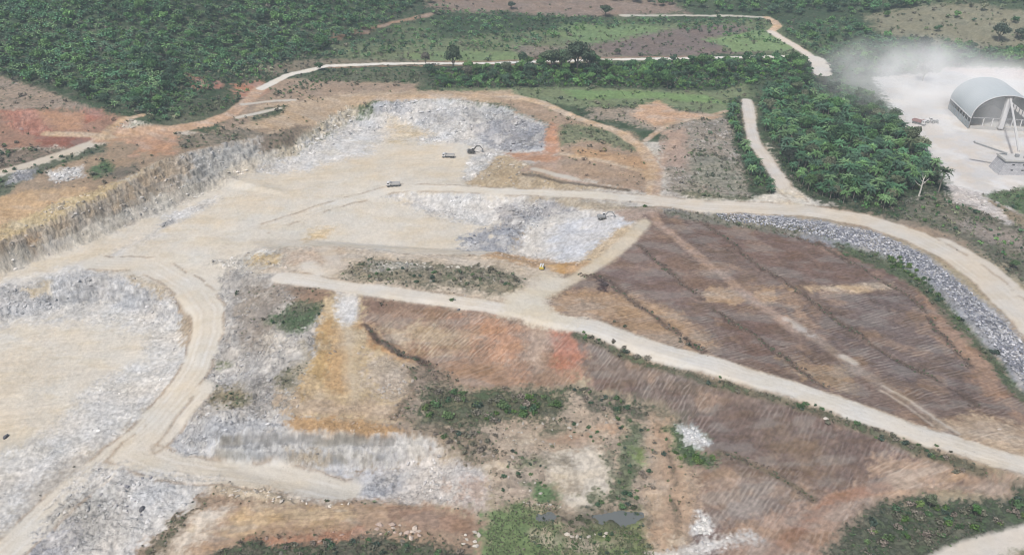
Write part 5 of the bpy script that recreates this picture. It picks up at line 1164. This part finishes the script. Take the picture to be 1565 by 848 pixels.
# pond
pm = NT('pond_water'); pm.b.inputs['Base Color'].default_value = (.13, .14, .135, 1); pm.b.inputs['Roughness'].default_value = .12; pm.b.inputs['Specular IOR Level'].default_value = .5
pm.t.links.new(pm.n('ShaderNodeBump', i_Height=pm.noise(pm.n('ShaderNodeNewGeometry').outputs['Position'], 1.2, 3), i_Distance=.05, i_Strength=.25).outputs[0], pm.b.inputs['Normal'])
x0, y0 = PW.min(0) - 2; x1, y1 = PW.max(0) + 2
me = bpy.data.meshes.new('pond'); me.from_pydata([(x0, y0, pz), (x1, y0, pz), (x1, y1, pz), (x0, y1, pz)], [], [(0, 1, 2, 3)]); me.materials.append(pm.m)
o = bpy.data.objects.new('pond_water', me); COL.objects.link(o); o['kind'] = 'structure'

# ------------------------------------------------------------------ machines and buildings
def paint_mat(name, c, rough=.5, metal=0, dirt=.35, dirtc=(.45, .42, .37)):
    m = NT(name); p = m.n('ShaderNodeTexCoord').outputs['Object']
    f = m.math('MULTIPLY', m.ramp(m.noise(p, .9, 5, .65), .42, .66), dirt)
    m.t.links.new(m.mix(f, c, dirtc), m.b.inputs['Base Color']); m.b.inputs['Roughness'].default_value = rough; m.b.inputs['Metallic'].default_value = metal
    return m.m
K = {'white': paint_mat('white_paint', (.62, .62, .62), .4), 'dark': paint_mat('dark_steel', (.035, .035, .037), .6, dirt=.25), 'tyre': paint_mat('tyre_rubber', (.02, .02, .02), .85, dirt=.3),
     'glass': paint_mat('dark_glass', (.012, .016, .02), .12, dirt=.08), 'bed': paint_mat('dusty_bed', (.42, .42, .42), .6), 'load': paint_mat('stone_load', (.5, .48, .44), .95),
     'yellow': paint_mat('yellow_paint', (.55, .42, .05), .5, dirt=.2), 'grey': paint_mat('grey_paint', (.25, .26, .27), .5), 'red': paint_mat('red_paint', (.22, .04, .035), .5, dirt=.3),
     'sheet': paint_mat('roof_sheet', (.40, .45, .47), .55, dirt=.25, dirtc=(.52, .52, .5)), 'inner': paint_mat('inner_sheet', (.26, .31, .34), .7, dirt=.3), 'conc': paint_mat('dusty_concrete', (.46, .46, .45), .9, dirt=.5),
     'light': paint_mat('pale_lens', (.75, .75, .7), .2, dirt=0)}
tS = K['sheet'].node_tree; pb = tS.nodes['Principled BSDF']; old = pb.inputs['Base Color'].links[0].from_socket
tcS = tS.nodes.new('ShaderNodeTexCoord'); wv = tS.nodes.new('ShaderNodeTexWave'); wv.bands_direction = 'Y'; wv.inputs['Scale'].default_value = .12; wv.inputs['Distortion'].default_value = .3; tS.links.new(tcS.outputs['Object'], wv.inputs[0])
rp = tS.nodes.new('ShaderNodeMapRange'); rp.inputs[1].default_value = 0; rp.inputs[2].default_value = .25; rp.inputs[3].default_value = .80; rp.inputs[4].default_value = 1.0; tS.links.new(wv.outputs['Fac'], rp.inputs[0])
sc_ = tS.nodes.new('ShaderNodeVectorMath'); sc_.operation = 'SCALE'; tS.links.new(old, sc_.inputs[0]); tS.links.new(rp.outputs[0], sc_.inputs['Scale']); tS.links.new(sc_.outputs[0], pb.inputs['Base Color'])
import bmesh
def shape(name, parent, mat, boxes=(), cyls=(), prisms=(), bev=.04):
    """boxes: (centre, size[, rotY]); cyls: (centre, radius, length, axis); prisms: (profile in xz, y0, y1)"""
    bm = bmesh.new()
    for b in boxes:
        mtx = Matrix.Translation(b[0]) @ Matrix.Rotation(b[2] if len(b) > 2 else 0, 4, 'Y') @ Matrix.Diagonal((*b[1], 1))
        bmesh.ops.create_cube(bm, size=1, matrix=mtx)
    if boxes and bev: bmesh.ops.bevel(bm, geom=bm.edges[:], offset=bev, segments=1, affect='EDGES')
    for c, r, l, ax in cyls:
        rot = {'x': Matrix.Rotation(R(90), 4, 'Y'), 'y': Matrix.Rotation(R(90), 4, 'X'), 'z': Matrix.Identity(4)}[ax]
        bmesh.ops.create_cone(bm, cap_ends=True, segments=16, radius1=r, radius2=r, depth=l, matrix=Matrix.Translation(c) @ rot)
    for prof, ya, yb in prisms:
        a = [bm.verts.new((p[0], ya, p[1])) for p in prof]; b = [bm.verts.new((p[0], yb, p[1])) for p in prof]; n = len(prof)
        bm.faces.new(a); bm.faces.new(b[::-1])
        for k in range(n): bm.faces.new((a[k], b[k], b[(k + 1) % n], a[(k + 1) % n]))
    bmesh.ops.recalc_face_normals(bm, faces=bm.faces[:])
    me = bpy.data.meshes.new(name); bm.to_mesh(me); bm.free(); me.materials.append(mat)
    o = bpy.data.objects.new(name, me); COL.objects.link(o); o.parent = parent; return o
def wheel(parent, x, y, r=.55, wd=.45):
    t = shape('wheel', parent, K['tyre'], cyls=[((x, y, r), r, wd, 'y')]); sgn = 1 if y > 0 else -1
    shape('rim', t, K['grey'], cyls=[((x, y + sgn * (wd / 2 + .01), r), r * .5, .06, 'y')])
def dump_truck(px, py, rz, label, bedmat='bed', group=None, cabmat='white'):
    x, y = at(px, py); t = empty('dump_truck', (x, y, float(surf(x, y)) + .02), rz); tag(t, label, 'truck', group)
    shape('chassis', t, K['dark'], [((0, 0, .95), (8.0, .9, .3)), ((3.95, 0, .75), (.3, 2.4, .4)), ((.9, 1.0, .8), (1.2, .5, .55)), ((.9, -1.0, .8), (1.2, .5, .55)), ((-3.0, 0, .62), (1.9, 1.6, .3))])
    c = shape('cab', t, K[cabmat], prisms=[([(2.0, 1.05), (4.05, 1.05), (4.1, 1.9), (3.75, 2.95), (2.05, 3.0), (1.95, 2.0)], -1.2, 1.2)])
    shape('windshield', c, K['glass'], [((3.96, 0, 2.36), (.05, 2.1, .85), -R(18.4))], bev=0)
    for s in (-1, 1): shape('side_window', c, K['glass'], [((3.0, s * 1.215, 2.35), (1.1, .03, .7))], bev=0)
    for s in (-1, 1): shape('headlight', t, K['light'], [((4.12, s * .9, .95), (.06, .35, .22))], bev=0)
    b = shape('dump_bed', t, K[bedmat], [((-1.35, 1.28, 2.1), (5.7, .1, 1.25)), ((-1.35, -1.28, 2.1), (5.7, .1, 1.25)), ((1.5, 0, 2.3), (.12, 2.6, 1.7)), ((-4.2, 0, 2.0), (.1, 2.6, 1.05)), ((-1.35, 0, 1.48), (5.7, 2.5, .12)), ((1.95, 0, 3.2), (.9, 2.6, .1))])
    shape('bed_rib', b, K[bedmat], [((xx, s * 1.36, 2.05), (.14, .08, 1.25)) for xx in (-3.6, -2.4, -1.2, 0, 1.2) for s in (-1, 1)], bev=0)
    for xx in (3.2, -1.9, -3.3):
        for s in (-1, 1): wheel(t, xx, s * 1.05, .56, .42)
    return t
dump_truck(601, 285, R(182), 'white cab dump truck driving left on the pale road across the pit', group=None)
dump_truck(685, 241, R(176), 'white cab dump truck parked left of the excavator on the far pit floor')
def excavator(px, py, rz, boomup, label, mat='dark', scale=1.0):
    x, y = at(px, py); t = empty('excavator', (x, y, float(surf(x, y)) + .02), rz); t.scale = (scale,) * 3; tag(t, label, 'excavator')
    for s in (-1, 1):
        tr = shape('track', t, K['tyre'], prisms=[([(-2.2, .45), (-1.8, .05), (1.8, .05), (2.2, .45), (1.9, .9), (-1.9, .9)], s * 1.35 - .3, s * 1.35 + .3)])
        shape('sprocket', tr, K['grey'], cyls=[((xx, s * 1.68, .48), .3, .06, 'y') for xx in (-1.7, 1.7)])
    h = shape('house', t, K[mat], [((-.6, 0, 1.6), (3.8, 2.7, 1.1)), ((0, 0, 1.0), (1.4, 1.4, .4)), ((-1.7, 0, 2.3), (1.4, 2.4, .35))])
    shape('counterweight', h, K['grey'], [((-2.75, 0, 1.6), (.6, 2.6, 1.15))])
    c = shape('cab', t, K['white'], [((.75, .85, 2.35), (1.4, 1.0, 1.5))]); shape('window', c, K['glass'], [((1.46, .85, 2.5), (.04, .8, 1.0)), ((.75, 1.36, 2.5), (1.1, .04, .8)), ((.75, .34, 2.5), (1.1, .04, .8))], bev=0)
    bx, bz = 4.6, 3.4 + boomup
    def beam(name, a, b, w0): 
        L = math.dist(a, b); ang = -math.atan2(b[1] - a[1], b[0] - a[0]); return shape(name, t, K[mat], [(((a[0] + b[0]) / 2, -.2, (a[1] + b[1]) / 2), (L + .3, .5, w0), ang)])
    bo = beam('boom', (.9, 1.7), (3.0, 4.2 + boomup * .7), .7); beam('boom', (3.0, 4.2 + boomup * .7), (bx + .8, bz + .6), .55)
    beam('stick', (bx + .6, bz + .8), (bx + 2.4, bz - 1.8), .42)
    shape('bucket', t, K['grey'], prisms=[([(bx + 2.2, bz - 1.7), (bx + 2.9, bz - 1.9), (bx + 2.8, bz - 2.9), (bx + 2.0, bz - 3.1), (bx + 1.4, bz - 2.7)], -.9, .5)])
    return t
excavator(721, 234, R(8), .4, 'dusty grey excavator with raised arm at the rubble face of the far pit', 'dark', 1.1)
excavator(921, 334, R(6), -.2, 'dusty grey excavator working on the pale grey slope of the lower pit', 'grey', 1.0)
# small yellow machine on the lip
x, y = at(828, 411); t = empty('air_compressor', (x, y, float(surf(x, y))), R(80)); tag(t, 'small yellow and white wheeled machine on the pit lip by orange soil', 'compressor')
shape('body', t, K['yellow'], [((0, 0, 1.2), (3.4, 2.2, 1.2))], bev=.15); shape('canopy', t, K['white'], [((0, .55, 2.05), (3.2, .75, .5)), ((0, -.55, 2.05), (3.2, .75, .5))], bev=.1)
for s in (-1, 1): wheel(t, -.8, s * 1.15, .42, .25)
shape('tow_bar', t, K['dark'], [((2.3, 0, .6), (1.4, .15, .15))]); shape('side_grille', t, K['dark'], [((0, 1.12, 1.2), (1.6, .04, .7)), ((0, -1.12, 1.2), (1.6, .04, .7))], bev=0)
# yard vehicles
dump_truck(1404, 190, R(-50), 'dusty tipper truck with red side in the yard, left of the wheel loader', 'red', cabmat='white').scale = (1.15,) * 3
x, y = at(1421, 188); t = empty('wheel_loader', (x, y, float(surf(x, y))), R(-5)); t.scale = (1.15,) * 3; tag(t, 'dusty white wheel loader beside the tipper truck in the yard', 'wheel loader')
shape('engine_cover', t, K['white'], [((-2.0, 0, 1.9), (2.8, 1.7, 1.2))], bev=.15); shape('front_frame', t, K['white'], [((1.2, 0, 1.3), (2.2, 1.3, .8))], bev=.1)
c = shape('cab', t, K['white'], [((0, 0, 2.6), (1.5, 1.5, 1.7))], bev=.1); shape('window', c, K['glass'], [((0, .77, 2.8), (1.2, .03, 1.0)), ((0, -.77, 2.8), (1.2, .03, 1.0)), ((.77, 0, 2.8), (.03, 1.2, 1.0)), ((-.77, 0, 2.8), (.03, 1.2, 1.0))], bev=0)
for xx in (1.5, -1.9):
    for s in (-1, 1): wheel(t, xx, s * 1.2, .95, .7)
shape('lift_arm', t, K['grey'], [((2.9, s * .6, 1.4), (2.6, .2, .4), R(15)) for s in (-1, 1)]); shape('bucket', t, K['grey'], prisms=[([(3.9, .2), (5.4, .25), (4.6, .5), (4.3, 1.3), (4.7, 1.9), (3.9, 1.5), (3.7, .8)], -1.5, 1.5)])

# arched shed: vault on short posts, open to the front
sx, sy = 346.5, 546.0; t = empty('storage_shed', (sx, sy, 0), math.atan2(-7, 46)); tag(t, 'large arched sheet metal storage shed with open front in the dusty yard', 'shed')
HS, SP, RISE, DEP = 21.5, 8.2, 17.0, 46.5
def arch(n=28, hs=HS, rise=RISE): 
    return [(hs * math.sin(a), SP + rise * (math.cos(a) ** .92 if math.cos(a) > 0 else 0)) for a in np.linspace(-math.pi / 2, math.pi / 2, n + 1)]
def vault(name, parent, mat, hs, rise, th, y0_, y1_, ny=12, rib=.0):
    A = arch(28, hs, rise); B = arch(28, hs - th, rise - th); bm = bmesh.new(); G = []
    for j in range(ny + 1):
        yy = y0_ + (y1_ - y0_) * j / ny; G.append(([bm.verts.new((p[0], yy, p[1])) for p in A], [bm.verts.new((p[0], yy, p[1])) for p in B]))
    for j in range(ny):
        for k in range(28):
            bm.faces.new((G[j][0][k], G[j][0][k + 1], G[j + 1][0][k + 1], G[j + 1][0][k])); bm.faces.new((G[j][1][k + 1], G[j][1][k], G[j + 1][1][k], G[j + 1][1][k + 1]))
    for g_, fl in ((G[0], 0), (G[-1], 1)):
        for k in range(28): 
            q = (g_[0][k], g_[1][k], g_[1][k + 1], g_[0][k + 1]); bm.faces.new(q if not fl else q[::-1])
    for k in (0, 28):
        for j in range(ny): bm.faces.new((G[j][0][k], G[j + 1][0][k], G[j + 1][1][k], G[j][1][k]))
    bmesh.ops.recalc_face_normals(bm, faces=bm.faces[:]); me = bpy.data.meshes.new(name); bm.to_mesh(me); bm.free(); me.materials.append(mat)
    o = bpy.data.objects.new(name, me); COL.objects.link(o); o.parent = parent; return o
vault('roof', t, K['sheet'], HS, RISE, .35, 0, DEP); vault('arch_trim', t, K['dark'], HS - .36, RISE - .36, .5, -.25, .45, 1); vault('edge_trim', t, K['white'], HS + .22, RISE + .22, .2, -.45, .4, 1)
bm = bmesh.new(); A = arch(28, HS - .5, RISE - .5); vv = [bm.verts.new((p[0], DEP - .4, p[1])) for p in A]; v2b = [bm.verts.new((HS - .5, DEP - .4, 0)), bm.verts.new((-HS + .5, DEP - .4, 0))]; bm.faces.new(vv + v2b); me = bpy.data.meshes.new('back_wall'); bm.to_mesh(me); bm.free(); me.materials.append(K['inner']); o = bpy.data.objects.new('back_wall', me); COL.objects.link(o); o.parent = t
for s in (-1, 1):
    shape('side_wall', t, K['inner'], [((s * (HS - .25), DEP / 2, 2.2), (.25, DEP - 1, 4.4))], bev=0)
    shape('eave_beam', t, K['white'], [((s * (HS + .12), DEP / 2, SP - .1), (.5, DEP, .5))], bev=0)
    for k in range(9): shape('post', t, K['grey'], [((s * (HS - .1), .6 + k * (DEP - 1.2) / 8, SP / 2 - .2), (.5, .5, SP - .4))], bev=0)
for k, xx in enumerate((-12.5, -6.5, 6.5, 12.5)): shape('front_post', t, K['white'], [((xx, 1.0, 4.1), (.55, .55, 8.2))], bev=0)
shape('tie_beam', t, K['grey'], [((0, 1.0, SP + .1), (2 * HS - 1.4, .4, .5))], bev=0)
shape('low_wall', t, K['conc'], [((-HS / 2 - .8, 1.0, 1.1), (HS - 4, .6, 2.2)), ((HS / 2 + .8, 1.0, 1.1), (HS - 4, .6, 2.2))], bev=.05)
ch = shape('feed_chute', t, K['white'], [((0, 1.2, 12.2), (3.0, 3.0, 22.0))], bev=.2); shape('chute_head', ch, K['dark'], [((0, 1.0, 23.6), (4.6, 2.4, 1.2))])
# heap of crushed stone inside
bm = bmesh.new(); n = 40; ring = lambda r_, z_: [bm.verts.new((r_ * math.cos(2 * math.pi * k / n) * (1 + .05 * math.sin(3 * k)), DEP * .5 + r_ * .9 * math.sin(2 * math.pi * k / n), z_)) for k in range(n)]
rs = [ring(17, -.3), ring(11, 4.2), ring(5, 8.6), ring(1, 11.3)]
for a, b in zip(rs, rs[1:]):
    for k in range(n): bm.faces.new((a[k], a[(k + 1) % n], b[(k + 1) % n], b[k]))
bm.faces.new(rs[-1]); me = bpy.data.meshes.new('stone_heap'); bm.to_mesh(me); bm.free(); me.materials.append(K['conc']); o = bpy.data.objects.new('stone_heap', me); COL.objects.link(o)
o.location = t.location; o.rotation_euler = t.rotation_euler; tag(o, 'pale heap of crushed stone lying inside the arched shed', 'stone heap')

# loading ramp building of concrete blocks
cb = NT('block_wall'); p = cb.n('ShaderNodeTexCoord').outputs['Object']
pr = cb.n('ShaderNodeCombineXYZ', i_X=cb.math('ADD', cb.n('ShaderNodeSeparateXYZ', i_0=p).outputs[0], cb.n('ShaderNodeSeparateXYZ', i_0=p).outputs[1]), i_Y=cb.n('ShaderNodeSeparateXYZ', i_0=p).outputs[2]).outputs[0]
br = cb.n('ShaderNodeTexBrick', i_Vector=pr, i_Color1=(.44, .44, .45, 1), i_Color2=(.34, .34, .36, 1), i_Mortar=(.20, .20, .21, 1), i_Scale=1.0, i_Brick_Width=1.6, i_Row_Height=.8, i_Mortar_Size=.05)
cb.t.links.new(br.outputs['Color'], cb.b.inputs['Base Color']); cb.b.inputs['Roughness'].default_value = .95
t = empty('crusher_building', (304, 466, 0), R(-3)); tag(t, 'grey concrete block crusher building with pale flat roof at the yard edge', 'building')
bm = bmesh.new(); lo = [bm.verts.new(v) for v in ((-1.2, -1, -.5), (44, -1, -.5), (44, 13, -.5), (-1.2, 13, -.5))]; hi = [bm.verts.new(v) for v in ((2.2, 1.2, 8.4), (42, 1.2, 8.4), (42, 12, 8.4), (2.2, 12, 8.4))]
for k in range(4): bm.faces.new((lo[k], lo[(k + 1) % 4], hi[(k + 1) % 4], hi[k]))
bm.faces.new(hi); me = bpy.data.meshes.new('wall'); bm.to_mesh(me); bm.free(); me.materials.append(cb.m); o = bpy.data.objects.new('wall', me); COL.objects.link(o); o.parent = t
shape('roof_slab', t, K['conc'], [((22, 6.4, 8.75), (41.5, 12.4, .7))], bev=.05); shape('parapet', t, K['conc'], [((22, .4, 9.3), (41.5, .3, .6)), ((1.4, 6.4, 9.3), (.3, 12, .6))], bev=0)
for xx, zz in ((7, 6.2), (13.5, 6.2), (20, 6.2), (6.5, 3.0), (13, 3.0)): shape('window', t, K['glass'], [((xx, -1 + 2.2 * (zz + .5) / 8.9 - .02, zz), (1.5, .12, .8))], bev=0)
shape('railing', t, K['dark'], [((14 + 4 * k, 5, 10.2), (.12, .12, 2.2)) for k in range(6)] + [((24, 5, 11.2), (20, .1, .1)), ((24, 5, 10.4), (20, .1, .1))], bev=0)
shape('vent_box', t, K['grey'], [((11, 7, 10), (2, 2, 1.8))])
def strut(name, a, b, w0, mat, label, cat):
    L = Vector(b) - Vector(a); root = empty(name, a); tag(root, label, cat)
    d = L.to_track_quat('X', 'Z').to_matrix().to_4x4()
    def bar(nm, c, s, m):
        bm = bmesh.new(); bmesh.ops.create_cube(bm, size=1, matrix=d @ Matrix.Translation(c) @ Matrix.Diagonal((*s, 1))); me = bpy.data.meshes.new(nm); bm.to_mesh(me); bm.free(); me.materials.append(m); o = bpy.data.objects.new(nm, me); COL.objects.link(o); o.parent = root
    n = L.length
    bar('belt', (n / 2, 0, w0 * .6), (n, w0 * 1.2, .12), K['conc']); bar('rail', (n / 2, w0 * .7, 0), (n, .18, .9), mat); bar('rail', (n / 2, -w0 * .7, 0), (n, .18, .9), mat)
    bar('end_drum', (n, 0, w0 * .3), (.9, w0 * 1.1, .9), K['grey'])
    return root
t = strut('conveyor', (311, 476, 10), (293.0, 484, 14.5), .9, K['grey'], 'thin conveyor arm jutting left from the crusher building roof', 'conveyor')
t2 = strut('conveyor', (320, 479, 10.3), (346.2, 545, 23.2), .7, K['white'], 'long conveyor climbing from the crusher building to the shed arch', 'conveyor')

# stockpile bank behind the yard edge
# ------------------------------------------------------------------ dust and haze
def volume_box(name, c, s, dens_sock, colr_=(.9, .9, .9), aniso=.2):
    bm = bmesh.new(); bmesh.ops.create_cube(bm, size=1, matrix=Matrix.Diagonal((*s, 1))); me = bpy.data.meshes.new(name); bm.to_mesh(me); bm.free()
    m = bpy.data.materials.new(name); m.use_nodes = True; T = m.node_tree; T.nodes.remove(T.nodes['Principled BSDF'])
    v = T.nodes.new('ShaderNodeVolumePrincipled'); v.inputs['Color'].default_value = (*colr_, 1); v.inputs['Anisotropy'].default_value = aniso
    T.links.new(v.outputs[0], T.nodes['Material Output'].inputs['Volume'])
    if isinstance(dens_sock, float): v.inputs['Density'].default_value = dens_sock
    else: dens_sock(T, v)
    me.materials.append(m); o = bpy.data.objects.new(name, me); COL.objects.link(o); o.location = c; o['kind'] = 'stuff'; return o
def dust(T, v):
    N = T.nodes.new; L = T.links.new
    tcn = N('ShaderNodeTexCoord'); mp = N('ShaderNodeMapping'); mp.inputs['Scale'].default_value = (1 / 107, 1 / 128, 1 / 30); L(tcn.outputs['Object'], mp.inputs[0])
    ln = N('ShaderNodeVectorMath'); ln.operation = 'LENGTH'; L(mp.outputs[0], ln.inputs[0])
    fal = N('ShaderNodeMapRange'); fal.interpolation_type = 'SMOOTHSTEP'; fal.inputs[1].default_value = 1.0; fal.inputs[2].default_value = .15; L(ln.outputs['Value'], fal.inputs[0])
    nz = N('ShaderNodeTexNoise'); nz.inputs['Scale'].default_value = .028; nz.inputs['Detail'].default_value = 3; L(tcn.outputs['Object'], nz.inputs[0])
    nr = N('ShaderNodeMapRange'); nr.inputs[1].default_value = .36; nr.inputs[2].default_value = .70; L(nz.outputs[0], nr.inputs[0])
    mu = N('ShaderNodeMath'); mu.operation = 'MULTIPLY'; L(fal.outputs[0], mu.inputs[0]); L(nr.outputs[0], mu.inputs[1])
    m3 = N('ShaderNodeMath'); m3.operation = 'MULTIPLY'; m3.inputs[1].default_value = DUST_D; L(mu.outputs[0], m3.inputs[0]); L(m3.outputs[0], v.inputs['Density'])
DUST_D = .036
dd = volume_box('dust_cloud', (330, 615, 14), (220, 260, 62), dust, (1., 1., 1.), -.3); tag(dd, 'pale dust hanging over the yard, the shed and the woods behind', 'dust')
hz = volume_box('haze', (0, 0, 80), (13000, 13000, 330), .00014, (.74, .90, 1.0), .0)
